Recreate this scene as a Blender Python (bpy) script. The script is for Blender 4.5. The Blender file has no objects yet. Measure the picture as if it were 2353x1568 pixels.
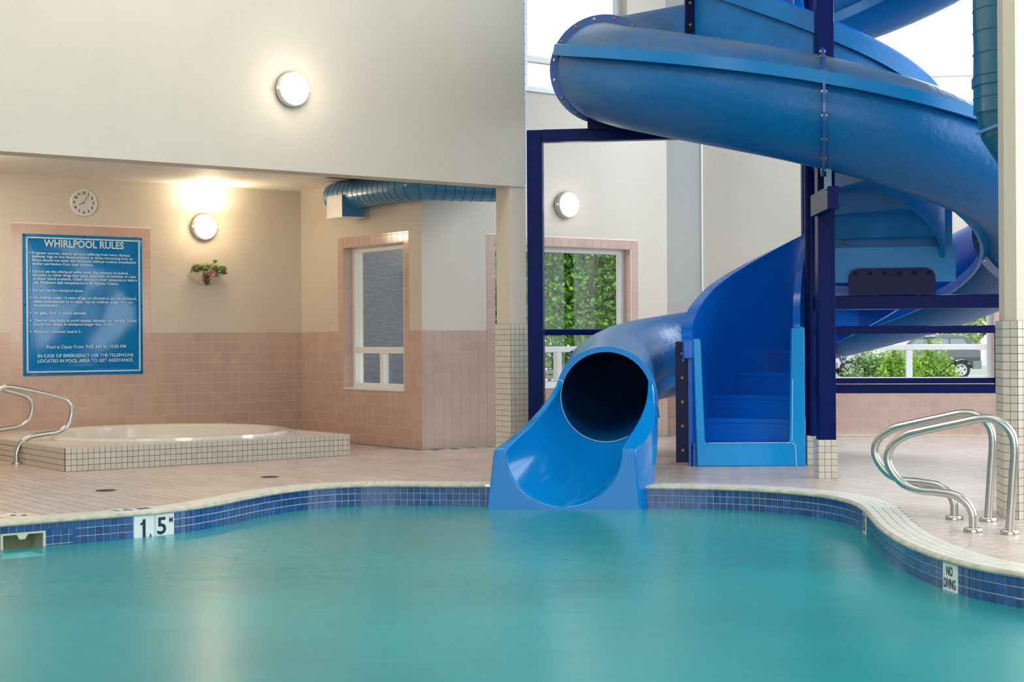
import bpy, bmesh, math, random
from math import sin, cos, pi, radians as R, sqrt, atan2, floor
from mathutils import Vector, Matrix, geometry
random.seed(7)
S = bpy.context.scene
COL = S.collection
V = Vector
# ------------------------------------------------------------------ camera, sky, lamps, exposure
EYE = 1.11
cd = bpy.data.cameras.new('camera'); cam = bpy.data.objects.new('camera', cd); COL.objects.link(cam)
cd.sensor_width = 36.0; cd.lens = 36.0 * 3500 / 2353; cd.shift_y = -4 / 2353; cd.clip_end = 400
rr = .006
cam.matrix_world = Matrix(((cos(rr), sin(rr), 0, 0), (0, 0, -1, 0), (-sin(rr), cos(rr), 0, EYE), (0, 0, 0, 1)))
S.camera = cam
S.view_settings.view_transform = 'Standard'; S.view_settings.look = 'None'
S.view_settings.gamma = 1.0; S.view_settings.use_curve_mapping = False
S.view_settings.exposure = -0.27
w = bpy.data.worlds.new('sky'); S.world = w; w.use_nodes = True
wn = w.node_tree; wn.nodes.clear()
wo = wn.nodes.new('ShaderNodeOutputWorld'); wb = wn.nodes.new('ShaderNodeBackground')
wr = wn.nodes.new('ShaderNodeValToRGB'); ws = wn.nodes.new('ShaderNodeSeparateXYZ'); wt = wn.nodes.new('ShaderNodeTexCoord')
wn.links.new(wt.outputs['Generated'], ws.inputs[0]); wn.links.new(ws.outputs['Z'], wr.inputs[0])
wr.color_ramp.elements[0].position = 0.0; wr.color_ramp.elements[0].color = (1, 1, 1, 1)
wr.color_ramp.elements[1].position = 1.0; wr.color_ramp.elements[1].color = (.78, .88, 1, 1)
wb.inputs['Strength'].default_value = 2.3
wn.links.new(wr.outputs[0], wb.inputs[0]); wn.links.new(wb.outputs[0], wo.inputs[0])

def area(name, loc, look, sx, sy, power, color):
    l = bpy.data.lights.new(name, 'AREA'); l.shape = 'RECTANGLE'; l.size = sx; l.size_y = sy; l.energy = power; l.color = color
    o = bpy.data.objects.new(name, l); COL.objects.link(o)
    o.location = loc; o.rotation_euler = (V(look) - V(loc)).to_track_quat('-Z', 'Y').to_euler()
    return o
DAY = (.80, .90, 1.0); WARM = (1.0, .80, .58); NEUT = (1.0, .94, .86)
area('daylight_from_side_windows', (7.7, 9.0, 3.2), (0, 10.5, 1.2), 8.0, 4.4, 560, DAY)
area('rear_fill', (0.5, -3.6, 3.4), (0, 10, 1.5), 9.0, 4.0, 340, (.92, .96, 1))  # fill added behind the camera to brighten the room
area('daylight_from_high_windows', (5.7, 15.9, 5.0), (2.9, 11.0, 0.0), 3.6, 2.0, 430, DAY)
for i, (x, y, p) in enumerate([(-4.0, 6.0, 150), (1.8, 6.5, 110), (-1.5, 10.5, 150)]):
    area('overhead_fill', (x, y, 6.7), (x, y + .001, 0), 2.6, 1.3, p, NEUT)  # unseen overhead fill added to lift the whole interior
area('alcove_fill', (-4.9, 13.6, 2.76), (-4.2, 14.6, 0), 1.0, .5, 60, WARM)  # unseen fill light added to brighten the alcove

# ------------------------------------------------------------------ materials
MATS = {}
def mat(name, color, rough=.5, metal=0., bump=0., bscale=40., spec=.5, coat=0., var=0., tilevar=0., noise_detail=3., dist=.01, emit=None, estr=0., vscale=3.):
    if name in MATS: return MATS[name]
    m = bpy.data.materials.new(name); m.use_nodes = True; nt = m.node_tree; N = nt.nodes; L = nt.links
    b = N['Principled BSDF']
    b.inputs['Base Color'].default_value = (*color, 1); b.inputs['Roughness'].default_value = rough
    b.inputs['Metallic'].default_value = metal; b.inputs['Specular IOR Level'].default_value = spec
    b.inputs['Coat Weight'].default_value = coat; b.inputs['Coat Roughness'].default_value = .06
    if emit: b.inputs['Emission Color'].default_value = (*emit, 1); b.inputs['Emission Strength'].default_value = estr
    tc = None
    def coords():
        nonlocal tc
        if tc is None:
            g = N.new('ShaderNodeNewGeometry'); tc = g.outputs['Position']
        return tc
    src = None
    if var:
        nz = N.new('ShaderNodeTexNoise'); nz.inputs['Scale'].default_value = vscale; nz.inputs['Detail'].default_value = 4
        L.new(coords(), nz.inputs['Vector'])
        mr = N.new('ShaderNodeMapRange'); mr.inputs['From Min'].default_value = .3; mr.inputs['From Max'].default_value = .7
        mr.inputs['To Min'].default_value = 1 - var; mr.inputs['To Max'].default_value = 1 + var
        L.new(nz.outputs['Fac'], mr.inputs['Value']); src = mr.outputs[0]
    if tilevar:
        oi = N.new('ShaderNodeObjectInfo'); gi = N.new('ShaderNodeNewGeometry')
        ad = N.new('ShaderNodeMath'); ad.operation = 'ADD'; fr = N.new('ShaderNodeMath'); fr.operation = 'FRACT'
        L.new(oi.outputs['Random'], ad.inputs[0]); L.new(gi.outputs['Random Per Island'], ad.inputs[1]); L.new(ad.outputs[0], fr.inputs[0])
        mr2 = N.new('ShaderNodeMapRange'); mr2.inputs['To Min'].default_value = 1 - tilevar; mr2.inputs['To Max'].default_value = 1 + tilevar
        L.new(fr.outputs[0], mr2.inputs['Value'])
        if src is not None:
            mu = N.new('ShaderNodeMath'); mu.operation = 'MULTIPLY'; L.new(src, mu.inputs[0]); L.new(mr2.outputs[0], mu.inputs[1]); src = mu.outputs[0]
        else: src = mr2.outputs[0]
    if src is not None:
        hs = N.new('ShaderNodeVectorMath'); hs.operation = 'SCALE'; hs.inputs[0].default_value = color
        L.new(src, hs.inputs['Scale']); L.new(hs.outputs[0], b.inputs['Base Color'])
    if bump:
        nz = N.new('ShaderNodeTexNoise'); nz.inputs['Scale'].default_value = bscale; nz.inputs['Detail'].default_value = noise_detail
        L.new(coords(), nz.inputs['Vector'])
        bp = N.new('ShaderNodeBump'); bp.inputs['Strength'].default_value = bump; bp.inputs['Distance'].default_value = dist
        L.new(nz.outputs['Fac'], bp.inputs['Height']); L.new(bp.outputs[0], b.inputs['Normal'])
    MATS[name] = m
    return m
PAINT = mat('cream textured paint', (.67, .60, .505), .55, bump=.35, bscale=70, dist=.006, var=.03, vscale=1.2)
PAINTS = mat('column paint', (.64, .565, .45), .5, bump=.3, bscale=60, dist=.006)
WTILE = mat('pink beige glazed tile', (.58, .41, .335), .16, tilevar=.045, bump=.04, bscale=12, dist=.01, coat=.3)
WGROUT = mat('pale tile grout', (.90, .76, .64), .85)
MOS = mat('cream mosaic tile', (.63, .585, .49), .22, tilevar=.05)
MGROUT = mat('dark mosaic grout', (.13, .095, .075), .9)
PTILE = mat('cobalt glazed pool tile', (.026, .095, .29), .10, tilevar=.25, coat=.5, var=.15, vscale=30)
PGROUT = mat('pale pool grout', (.62, .66, .62), .8)
FTILE = mat('beige quarry tile', (.60, .49, .43), .27, tilevar=.07, bump=.1, bscale=25, dist=.004, var=.05, vscale=2)
FGROUT = mat('brown floor grout', (.17, .115, .09), .8)
CTILE = mat('ivory coping tile', (.74, .73, .66), .3, tilevar=.06)
CGROUT = mat('coping grout', (.30, .27, .22), .9)
NOSE = mat('coping nose', (.52, .50, .40), .4, var=.25, vscale=14)
WHITE = mat('white vinyl', (.85, .85, .85), .35)
SOFF = mat('white soffit paint', (.84, .80, .73), .6, bump=.2, bscale=60, dist=.004)
STEEL = mat('brushed stainless steel', (.60, .58, .55), .3, metal=1, bump=.12, bscale=45, dist=.002, noise_detail=6)
NAVY = mat('navy painted steel', (.0006, .008, .085), .32, bump=.35, bscale=120, dist=.003, spec=.1)
NAVYD = mat('dark navy plate', (.002, .005, .05), .4, spec=.2, bump=.3, bscale=90, dist=.003)
STAIR = mat('bright blue fibreglass', (.001, .13, .58), .2, coat=.15, spec=.3, bump=.05, bscale=8, dist=.01)
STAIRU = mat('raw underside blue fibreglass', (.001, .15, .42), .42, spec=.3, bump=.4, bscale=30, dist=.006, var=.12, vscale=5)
CHUTE = mat('polished blue fibreglass', (.001, .21, .60), .14, coat=.4, spec=.3)
SLINE = mat('white sealant line', (.75, .82, .90), .4)
BOLT = mat('rusty bolt', (.30, .17, .08), .45, metal=.7)
BOLTS = mat('grey bolt', (.5, .5, .48), .4, metal=.8)
DUCT = mat('blue painted duct', (.055, .23, .42), .28, coat=.3, metal=.1)
DUCTV = mat('bright blue duct', (.10, .32, .62), .3, coat=.3)
DUCTG = mat('lamplit duct box grey', (.50, .53, .56), .3, metal=.3)
DUCTR = mat('teal painted duct', (.018, .13, .22), .22, coat=.4)
SEAM = mat('duct seam', (.02, .10, .19), .35)
BLACK = mat('black print', (.012, .014, .018), .5)
SIGNB = mat('sign blue acrylic', (.001, .19, .52), .12, coat=.12, spec=.35, bump=.30, bscale=2.1, dist=.02, noise_detail=1)
SIGNW = mat('sign pale print', (.52, .74, .86), .3)
TUBM = mat('cream acrylic tub', (.80, .77, .68), .12, coat=.4)
STUCCO = mat('grey blue exterior stucco', (.20, .215, .28), .9)
GRASS = mat('lawn green', (.14, .26, .05), .9, var=.3, vscale=2)
ASPH = mat('pale concrete paving', (.62, .60, .58), .9, var=.06)
GLASSD = mat('car window glass', (.20, .26, .28), .08, coat=.5)
CARP = mat('dark teal car paint', (.018, .05, .06), .12, coat=.8)
CARG = mat('grey car cladding', (.30, .31, .34), .5)
RUB = mat('tyre rubber', (.03, .03, .035), .7)
CONC = mat('smooth grey beige cement', (.50, .45, .38), .6, var=.1)
DARKP = mat('dark pit', (.03, .025, .02), .9)
def noisy_stucco(m):
    nt = m.node_tree; b = nt.nodes['Principled BSDF']; g = nt.nodes.new('ShaderNodeNewGeometry')
    mp = nt.nodes.new('ShaderNodeMapping'); mp.inputs['Scale'].default_value = (5, 5, 22)
    nz = nt.nodes.new('ShaderNodeTexNoise'); nz.inputs['Scale'].default_value = 1.6; nz.inputs['Detail'].default_value = 4; nz.inputs['Distortion'].default_value = 1.2
    bp = nt.nodes.new('ShaderNodeBump'); bp.inputs['Strength'].default_value = 1; bp.inputs['Distance'].default_value = .04
    nt.links.new(g.outputs['Position'], mp.inputs[0]); nt.links.new(mp.outputs[0], nz.inputs['Vector'])
    nt.links.new(nz.outputs['Fac'], bp.inputs['Height']); nt.links.new(bp.outputs[0], b.inputs['Normal'])
noisy_stucco(STUCCO)
def slide_material():
    m = mat('weathered blue fibreglass', (.001, .118, .34), .36, spec=.3, bump=.6, bscale=20, dist=.009)
    nt = m.node_tree; N = nt.nodes; L = nt.links; b = N['Principled BSDF']
    g = N.new('ShaderNodeNewGeometry'); sp = N.new('ShaderNodeSeparateXYZ'); L.new(g.outputs['Normal'], sp.inputs[0])
    sq = N.new('ShaderNodeSeparateXYZ'); L.new(g.outputs['Position'], sq.inputs[0])
    nz = N.new('ShaderNodeTexNoise'); nz.inputs['Scale'].default_value = 100; nz.inputs['Detail'].default_value = 6; L.new(g.outputs['Position'], nz.inputs['Vector'])
    n2 = N.new('ShaderNodeTexNoise'); n2.inputs['Scale'].default_value = 1.3; L.new(g.outputs['Position'], n2.inputs['Vector'])
    a = N.new('ShaderNodeMapRange'); a.inputs['From Min'].default_value = .25; a.inputs['From Max'].default_value = .75; L.new(sp.outputs['Z'], a.inputs['Value'])
    h = N.new('ShaderNodeMapRange'); h.inputs['From Min'].default_value = 2.5; h.inputs['From Max'].default_value = 2.9; L.new(sq.outputs['Z'], h.inputs['Value'])
    n3 = N.new('ShaderNodeMapRange'); n3.inputs['From Min'].default_value = .38; n3.inputs['From Max'].default_value = .58; L.new(nz.outputs['Fac'], n3.inputs['Value'])
    n4 = N.new('ShaderNodeMapRange'); n4.inputs['From Min'].default_value = .3; n4.inputs['From Max'].default_value = .6; L.new(n2.outputs['Fac'], n4.inputs['Value'])
    p = None
    for s in (a, h, n3, n4):
        if p is None: p = s.outputs[0]
        else:
            q = N.new('ShaderNodeMath'); q.operation = 'MULTIPLY'; L.new(p, q.inputs[0]); L.new(s.outputs[0], q.inputs[1]); p = q.outputs[0]
    mx = N.new('ShaderNodeMix'); mx.data_type = 'RGBA'; mx.inputs[6].default_value = (.001, .118, .34, 1); mx.inputs[7].default_value = (.15, .12, .075, 1)
    q = N.new('ShaderNodeMath'); q.operation = 'MULTIPLY'; q.inputs[1].default_value = .8; L.new(p, q.inputs[0])
    L.new(q.outputs[0], mx.inputs[0]); L.new(mx.outputs[2], b.inputs['Base Color'])
    return m
SLIDE = slide_material()
def glass_mat():
    m = bpy.data.materials.new('window glass'); m.use_nodes = True; nt = m.node_tree; nt.nodes.clear()
    o = nt.nodes.new('ShaderNodeOutputMaterial'); t = nt.nodes.new('ShaderNodeBsdfTransparent'); g = nt.nodes.new('ShaderNodeBsdfGlossy')
    t.inputs[0].default_value = (.93, .96, .95, 1); g.inputs['Roughness'].default_value = 0.01
    f = nt.nodes.new('ShaderNodeFresnel'); f.inputs[0].default_value = 1.5; x = nt.nodes.new('ShaderNodeMixShader')
    ge = nt.nodes.new('ShaderNodeNewGeometry'); mr = nt.nodes.new('ShaderNodeMapRange'); mr.inputs['To Min'].default_value = 1.5; mr.inputs['To Max'].default_value = 1 / 1.5
    nt.links.new(ge.outputs['Backfacing'], mr.inputs['Value']); nt.links.new(mr.outputs[0], f.inputs[0])
    nt.links.new(f.outputs[0], x.inputs[0]); nt.links.new(t.outputs[0], x.inputs[1]); nt.links.new(g.outputs[0], x.inputs[2]); nt.links.new(x.outputs[0], o.inputs[0])
    return m
GLASS = glass_mat()
def water_mat(name, deep, clear, fac, rough, bump):
    m = bpy.data.materials.new(name); m.use_nodes = True; nt = m.node_tree; nt.nodes.clear(); L = nt.links
    o = nt.nodes.new('ShaderNodeOutputMaterial'); t = nt.nodes.new('ShaderNodeBsdfTransparent'); t.inputs[0].default_value = (*clear, 1)
    d = nt.nodes.new('ShaderNodeBsdfDiffuse'); g = nt.nodes.new('ShaderNodeBsdfGlossy'); g.inputs['Roughness'].default_value = rough
    geo = nt.nodes.new('ShaderNodeNewGeometry')
    nv = nt.nodes.new('ShaderNodeTexNoise'); nv.inputs['Scale'].default_value = .55; nv.inputs['Detail'].default_value = 3; L.new(geo.outputs['Position'], nv.inputs['Vector'])
    cr = nt.nodes.new('ShaderNodeValToRGB'); cr.color_ramp.elements[0].position = .35; cr.color_ramp.elements[1].position = .65
    cr.color_ramp.elements[0].color = (*[c * .86 for c in deep], 1); cr.color_ramp.elements[1].color = (*[c * 1.12 for c in deep], 1)
    L.new(nv.outputs['Fac'], cr.inputs[0]); L.new(cr.outputs[0], d.inputs[0])
    m1 = nt.nodes.new('ShaderNodeMixShader'); m1.inputs[0].default_value = fac; L.new(t.outputs[0], m1.inputs[1]); L.new(d.outputs[0], m1.inputs[2])
    mp = nt.nodes.new('ShaderNodeMapping'); mp.inputs['Scale'].default_value = (1.2, 4.0, 1); L.new(geo.outputs['Position'], mp.inputs[0])
    nz = nt.nodes.new('ShaderNodeTexNoise'); nz.inputs['Scale'].default_value = 1.6; nz.inputs['Detail'].default_value = 2; L.new(mp.outputs[0], nz.inputs['Vector'])
    bp = nt.nodes.new('ShaderNodeBump'); bp.inputs['Strength'].default_value = bump; bp.inputs['Distance'].default_value = .02; L.new(nz.outputs['Fac'], bp.inputs['Height'])
    f = nt.nodes.new('ShaderNodeFresnel'); f.inputs[0].default_value = 1.33; L.new(bp.outputs[0], f.inputs['Normal']); L.new(bp.outputs[0], g.inputs['Normal'])
    m2 = nt.nodes.new('ShaderNodeMixShader'); L.new(f.outputs[0], m2.inputs[0]); L.new(m1.outputs[0], m2.inputs[1]); L.new(g.outputs[0], m2.inputs[2]); L.new(m2.outputs[0], o.inputs[0])
    return m
WATER = water_mat('turquoise pool water', (.006, .385, .43), (.25, .85, .80), .82, .26, .11)
TUBW = water_mat('pale tub water', (.55, .66, .56), (.9, 1, .95), .45, .05, .2)

# ------------------------------------------------------------------ helpers
WM = {}          # world matrix of every parent by object name
def link(o, parent=None, M=None):
    COL.objects.link(o); M = M or Matrix.Identity(4)
    if parent is not None:
        o.parent = parent; o.matrix_parent_inverse = WM[parent.name].inverted()
    o.matrix_basis = M; WM[o.name] = M.copy()
    return o
def tag(o, label=None, cat=None, group=None, kind=None):
    if label: o['label'] = label
    if cat: o['category'] = cat
    if group: o['group'] = group
    if kind: o['kind'] = kind
    return o
def thing(name, loc, label, cat, group=None):
    o = bpy.data.objects.new(name, None); o.empty_display_size = .2
    link(o, None, Matrix.Translation(V(loc))); return tag(o, label, cat, group)
def mobj(name, me, m, parent=None, M=None, kind=None, label=None, smooth=False):
    for mm in (m if isinstance(m, (list, tuple)) else [m]): me.materials.append(mm)
    if smooth:
        me.polygons.foreach_set('use_smooth', [True] * len(me.polygons))
        try: me.set_sharp_from_angle(angle=R(38))
        except Exception: pass
    o = bpy.data.objects.new(name, me); link(o, parent, M); tag(o, label=label, kind=kind); return o
class MB:
    def __init__(s): s.v = []; s.f = []; s.mi = []
    def quad(s, *p, m=0):
        i = len(s.v); s.v += [tuple(q) for q in p]; s.f.append(tuple(range(i, i + len(p)))); s.mi.append(m)
    def add(s, vs, fs, m=0):
        i = len(s.v); s.v += [tuple(q) for q in vs]; s.f += [tuple(i + k for k in f) for f in fs]; s.mi += [m] * len(fs)
    def box(s, c, x, y, z, m=0):
        "box centre c with half-vectors x,y,z"
        c, x, y, z = V(c), V(x), V(y), V(z)
        vs = [c + a * x + b * y + d * z for d in (-1, 1) for b in (-1, 1) for a in (-1, 1)]
        if x.cross(y).dot(z) < 0: vs = [c + a * x + b * y + d * z for d in (1, -1) for b in (-1, 1) for a in (-1, 1)]
        s.add(vs, [(0, 2, 3, 1), (4, 5, 7, 6), (0, 1, 5, 4), (2, 6, 7, 3), (0, 4, 6, 2), (1, 3, 7, 5)], m)
    def aabox(s, a, b, m=0):
        a, b = V(a), V(b); c = (a + b) / 2; h = (b - a) / 2
        s.box(c, (h.x, 0, 0), (0, h.y, 0), (0, 0, h.z), m)
    def grid(s, rows, close_u=False, close_v=False, m=0):
        nr = len(rows); nc = len(rows[0]); i = len(s.v)
        for r in rows: s.v += [tuple(p) for p in r]
        for a in range(nr if close_v else nr - 1):
            for b in range(nc if close_u else nc - 1):
                a2 = (a + 1) % nr; b2 = (b + 1) % nc
                s.f.append((i + a * nc + b, i + a * nc + b2, i + a2 * nc + b2, i + a2 * nc + b)); s.mi.append(m)
    def tube(s, pts, r, n=10, cap=True, m=0):
        pts = [V(p) for p in pts]; rows = []; up = None
        for i, p in enumerate(pts):
            t = (pts[min(i + 1, len(pts) - 1)] - pts[max(i - 1, 0)]).normalized()
            if up is None:
                up = V((0, 0, 1)) if abs(t.z) < .9 else V((1, 0, 0))
            sx = t.cross(up).normalized(); up = sx.cross(t).normalized()
            ri = r[i] if isinstance(r, (list, tuple)) else r
            rows.append([p + ri * (cos(2 * pi * k / n) * sx + sin(2 * pi * k / n) * up) for k in range(n)])
        s.grid(rows, close_u=True, m=m)
        if cap: s.quad(*rows[0], m=m); s.quad(*reversed(rows[-1]), m=m)
    def lathe(s, prof, n=24, M=None, m=0):
        "profile of (r,z) around local z"
        M = M or Matrix.Identity(4)
        rows = [[M @ V((r * cos(2 * pi * k / n), r * sin(2 * pi * k / n), z)) for k in range(n)] for r, z in prof]
        s.grid(rows, close_u=True, m=m)
    def prism(s, poly, z0, z1, m=0):
        "poly of (x,y) counterclockwise extruded in z"
        n = len(poly); s.quad(*[(x, y, z1) for x, y in poly], m=m); s.quad(*[(x, y, z0) for x, y in reversed(poly)], m=m)
        for i in range(n):
            a, b = poly[i], poly[(i + 1) % n]
            s.quad((a[0], a[1], z0), (b[0], b[1], z0), (b[0], b[1], z1), (a[0], a[1], z1), m=m)
    def mesh(s, name, fix=True, weld=False):
        me = bpy.data.meshes.new(name); me.from_pydata(s.v, [], s.f); me.polygons.foreach_set('material_index', s.mi)
        if fix or weld:
            bm = bmesh.new(); bm.from_mesh(me)
            if weld: bmesh.ops.remove_doubles(bm, verts=bm.verts, dist=1e-5)
            bmesh.ops.recalc_face_normals(bm, faces=bm.faces)
            bm.to_mesh(me); bm.free()
        me.update(); return me
def part(name, mb, m, parent=None, **k):
    sm = k.pop('smooth', False); weld = k.pop('weld', sm)
    return mobj(name, mb.mesh(name, weld=weld), m, parent, smooth=sm, **k)
def bevel_obj(o, wd=.01, seg=2):
    md = o.modifiers.new('bevel', 'BEVEL'); md.width = wd; md.segments = seg; md.limit_method = 'ANGLE'; return o
def proj(x, y, z):
    px = x / y * 3500; py = -(z - EYE) / y * 3500 - 4
    return 1176.5 + px + rr * py, 784 + py - rr * px
def frame_mat(P, d, n, z=0):
    "local x along the wall, y up, z out of the wall"
    return Matrix(((d[0], 0, n[0], P[0]), (d[1], 0, n[1], P[1]), (0, 1, 0, z), (0, 0, 0, 1)))
def text_mesh(txt, size=1, bold=0.0, align='LEFT', ext=0.0):
    c = bpy.data.curves.new('t', 'FONT'); c.body = txt; c.size = size; c.offset = bold; c.align_x = align; c.extrude = ext
    c.resolution_u = 3
    o = bpy.data.objects.new('t', c); COL.objects.link(o)
    dg = bpy.context.evaluated_depsgraph_get()
    me = bpy.data.meshes.new_from_object(o.evaluated_get(dg)); bpy.data.objects.remove(o); return me
def text_on(name, txt, F, x0, x1, yc, h, parent, m, bold=.0, lift=.004, label=None):
    "text fitted between x0 and x1, cap height h, centred on yc, in the wall frame F"
    me = text_mesh(txt, 1, bold)
    xs = [v.co.x for v in me.vertices]; mx, mn = max(xs), min(xs)
    sx = (x1 - x0) / (mx - mn); sy = h / .729
    for v in me.vertices: v.co = V(((v.co.x - mn) * sx + x0, v.co.y * sy + yc - h / 2, lift))
    me.materials.clear(); return mobj(name, me, m, parent, M=F, label=label)

# tile mesh shared by alike pieces: 1 x 1 unit, bevelled, thickness along z
def tile_mesh(name, w, h, t, bev, m):
    a, b = w / 2, h / 2; mb = MB()
    lo = [(-a, -b, 0), (a, -b, 0), (a, b, 0), (-a, b, 0)]
    mi = [(x, y, t - bev) for x, y, _ in lo]
    tp = [(x - math.copysign(bev, x), y - math.copysign(bev, y), t) for x, y, _ in lo]
    mb.add(lo + mi + tp, [(0, 1, 5, 4), (1, 2, 6, 5), (2, 3, 7, 6), (3, 0, 4, 7), (4, 5, 9, 8), (5, 6, 10, 9), (6, 7, 11, 10), (7, 4, 8, 11), (8, 9, 10, 11)])
    me = mb.mesh(name, fix=False); me.materials.append(m); return me
def place_tiles(items, parent, m, t=.006, bev=.0018, limit=300, kname='tile', occl=None):
    """items: (M, w, h) with M a frame (x right, y up, z out). The `limit` that show largest become tile objects; the rest one joined part."""
    def score(it):
        p = it[0].translation
        if p.y < 1: return -1
        x, y = proj(*p)
        if not (-25 < x < 2378 and -25 < y < 1593): return -1
        if occl and occl(x, y): return -1
        n = it[0].col[2].xyz; v = (V((0, 0, EYE)) - p); d = v.length
        return max(0, n.dot(v) / d) * it[1] * it[2] / d / d
    sc = sorted(range(len(items)), key=lambda i: -score(items[i]))
    cache = {}; nobj = 0; rest = MB()
    for k, i in enumerate(sc):
        M, w_, h_ = items[i]
        if nobj < limit and score(items[i]) > 0:
            key = (round(w_, 3), round(h_, 3))
            if key not in cache: cache[key] = tile_mesh(kname, key[0], key[1], t, bev, m)
            o = bpy.data.objects.new(kname, cache[key]); link(o, parent, M); nobj += 1
        else:
            a, b = w_ / 2, h_ / 2
            P = [M @ V(q) for q in [(-a, -b, 0), (a, -b, 0), (a, b, 0), (-a, b, 0)]] + [M @ V(q) for q in [(-a + bev, -b + bev, t), (a - bev, -b + bev, t), (a - bev, b - bev, t), (-a + bev, b - bev, t)]]
            rest.add(P, [(4, 5, 6, 7), (0, 1, 5, 4), (1, 2, 6, 5), (2, 3, 7, 6), (3, 0, 4, 7)])
    if rest.v:
        me = rest.mesh(kname + 's', fix=False); me.materials.append(m)
        o = bpy.data.objects.new('small_' + kname + 's', me); link(o, parent); o['kind'] = 'stuff'
def tile_rects(P, d, n, rects, holes, pu, pv, gap, u0=0, v0=0, z0=0, z=.0):
    "tile lattice clipped to rects minus holes; rects are (u0,v0,u1,v1) in wall coordinates"
    out = []
    for (a0, b0, a1, b1) in rects:
        i0 = floor((a0 - u0) / pu); i1 = math.ceil((a1 - u0) / pu); j0 = floor((b0 - v0) / pv); j1 = math.ceil((b1 - v0) / pv)
        for i in range(i0, i1):
            for j in range(j0, j1):
                c = [max(u0 + i * pu, a0), max(v0 + j * pv, b0), min(u0 + (i + 1) * pu, a1), min(v0 + (j + 1) * pv, b1)]
                for (h0, k0, h1, k1) in holes:   # clip against holes on the side that remains
                    if c[0] < h1 and c[2] > h0 and c[1] < k1 and c[3] > k0:
                        opts = [(h0 - c[0], 2, h0), (c[2] - h1, 0, h1), (k0 - c[1], 3, k0), (c[3] - k1, 1, k1)]
                        b = max(opts)
                        if b[0] <= 0: c = None; break
                        c[b[1]] = b[2]
                if not c: continue
                wu, wv = c[2] - c[0] - gap, c[3] - c[1] - gap
                if wu < .012 or wv < .012: continue
                u, v = (c[0] + c[2]) / 2, (c[1] + c[3]) / 2
                out.append((frame_mat((P[0] + d[0] * u + n[0] * z, P[1] + d[1] * u + n[1] * z), d, n, z0 + v), wu, wv))
    return out
# ------------------------------------------------------------------ building directions and corners
TH = R(36.674)
A = V((cos(TH), sin(TH))); B = V((-A.y, A.x))
CC = V((cos(R(8.3)), -sin(R(8.3)))); CN = V((-.1444, -.9895))
P690 = V((-2.404, 17.406)); P970 = V((-.911, 15.400)); P1535 = V((1.776, 17.401))
HD = V((-.0126, 14.026))
TT = 1.208      # top of the tiled dado
TP = .1112      # wall tile pitch
ZC = 7.0        # main ceiling
SZ = 2.815      # alcove soffit
def wall(name, P, d, L_, z0, z1, holes=(), tiled=(), thick=.25, reveal=.13, m=PAINT):
    """wall seen from the room side, d running right; holes and tiled zones are (u0,z0,u1,z1)"""
    n = V((d.y, -d.x)); mb = MB()
    def p(u, z, o=0): return (P.x + d.x * u + n.x * o, P.y + d.y * u + n.y * o, z)
    us = sorted({0, L_, *[h[0] for h in holes], *[h[2] for h in holes], *[t[0] for t in tiled], *[t[2] for t in tiled]})
    zs = sorted({z0, z1, *[h[1] for h in holes], *[h[3] for h in holes], *[t[1] for t in tiled], *[t[3] for t in tiled]})
    us = [u for u in us if 0 <= u <= L_]; zs = [z for z in zs if z0 <= z <= z1]
    for i in range(len(us) - 1):
        for j in range(len(zs) - 1):
            uc, zc = (us[i] + us[i + 1]) / 2, (zs[j] + zs[j + 1]) / 2
            if any(h[0] < uc < h[2] and h[1] < zc < h[3] for h in holes): continue
            mi = 1 if any(t[0] < uc < t[2] and t[1] < zc < t[3] for t in tiled) else 0
            mb.quad(p(us[i], zs[j]), p(us[i + 1], zs[j]), p(us[i + 1], zs[j + 1]), p(us[i], zs[j + 1]), m=mi)
            mb.quad(p(us[i], zs[j], -thick), p(us[i], zs[j + 1], -thick), p(us[i + 1], zs[j + 1], -thick), p(us[i + 1], zs[j], -thick), m=0)
    for h in holes:
        mi = 1 if h[3] < 3 else 0
        for (a, b) in [((h[0], h[1]), (h[0], h[3])), ((h[0], h[3]), (h[2], h[3])), ((h[2], h[3]), (h[2], h[1])), ((h[2], h[1]), (h[0], h[1]))]:
            mb.quad(p(*a), p(*b), p(*b, -thick), p(*a, -thick), m=mi)
    for (a, b) in [((0, z0), (0, z1)), ((0, z1), (L_, z1)), ((L_, z1), (L_, z0))]:
        mb.quad(p(*a), p(*b), p(*b, -thick), p(*a, -thick))
    return part(name, mb, [m, WGROUT], kind='structure')
def wall_tiles(o, P, d, rects, holes, limit=300, u0=0, occl=None, v0=TT % TP):
    n = V((d.y, -d.x))
    items = tile_rects(P, d, n, rects, holes, TP, TP, .0035, u0=u0, v0=v0)
    place_tiles(items, o, WTILE, t=.003, bev=.0011, limit=limit, occl=occl)
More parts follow.
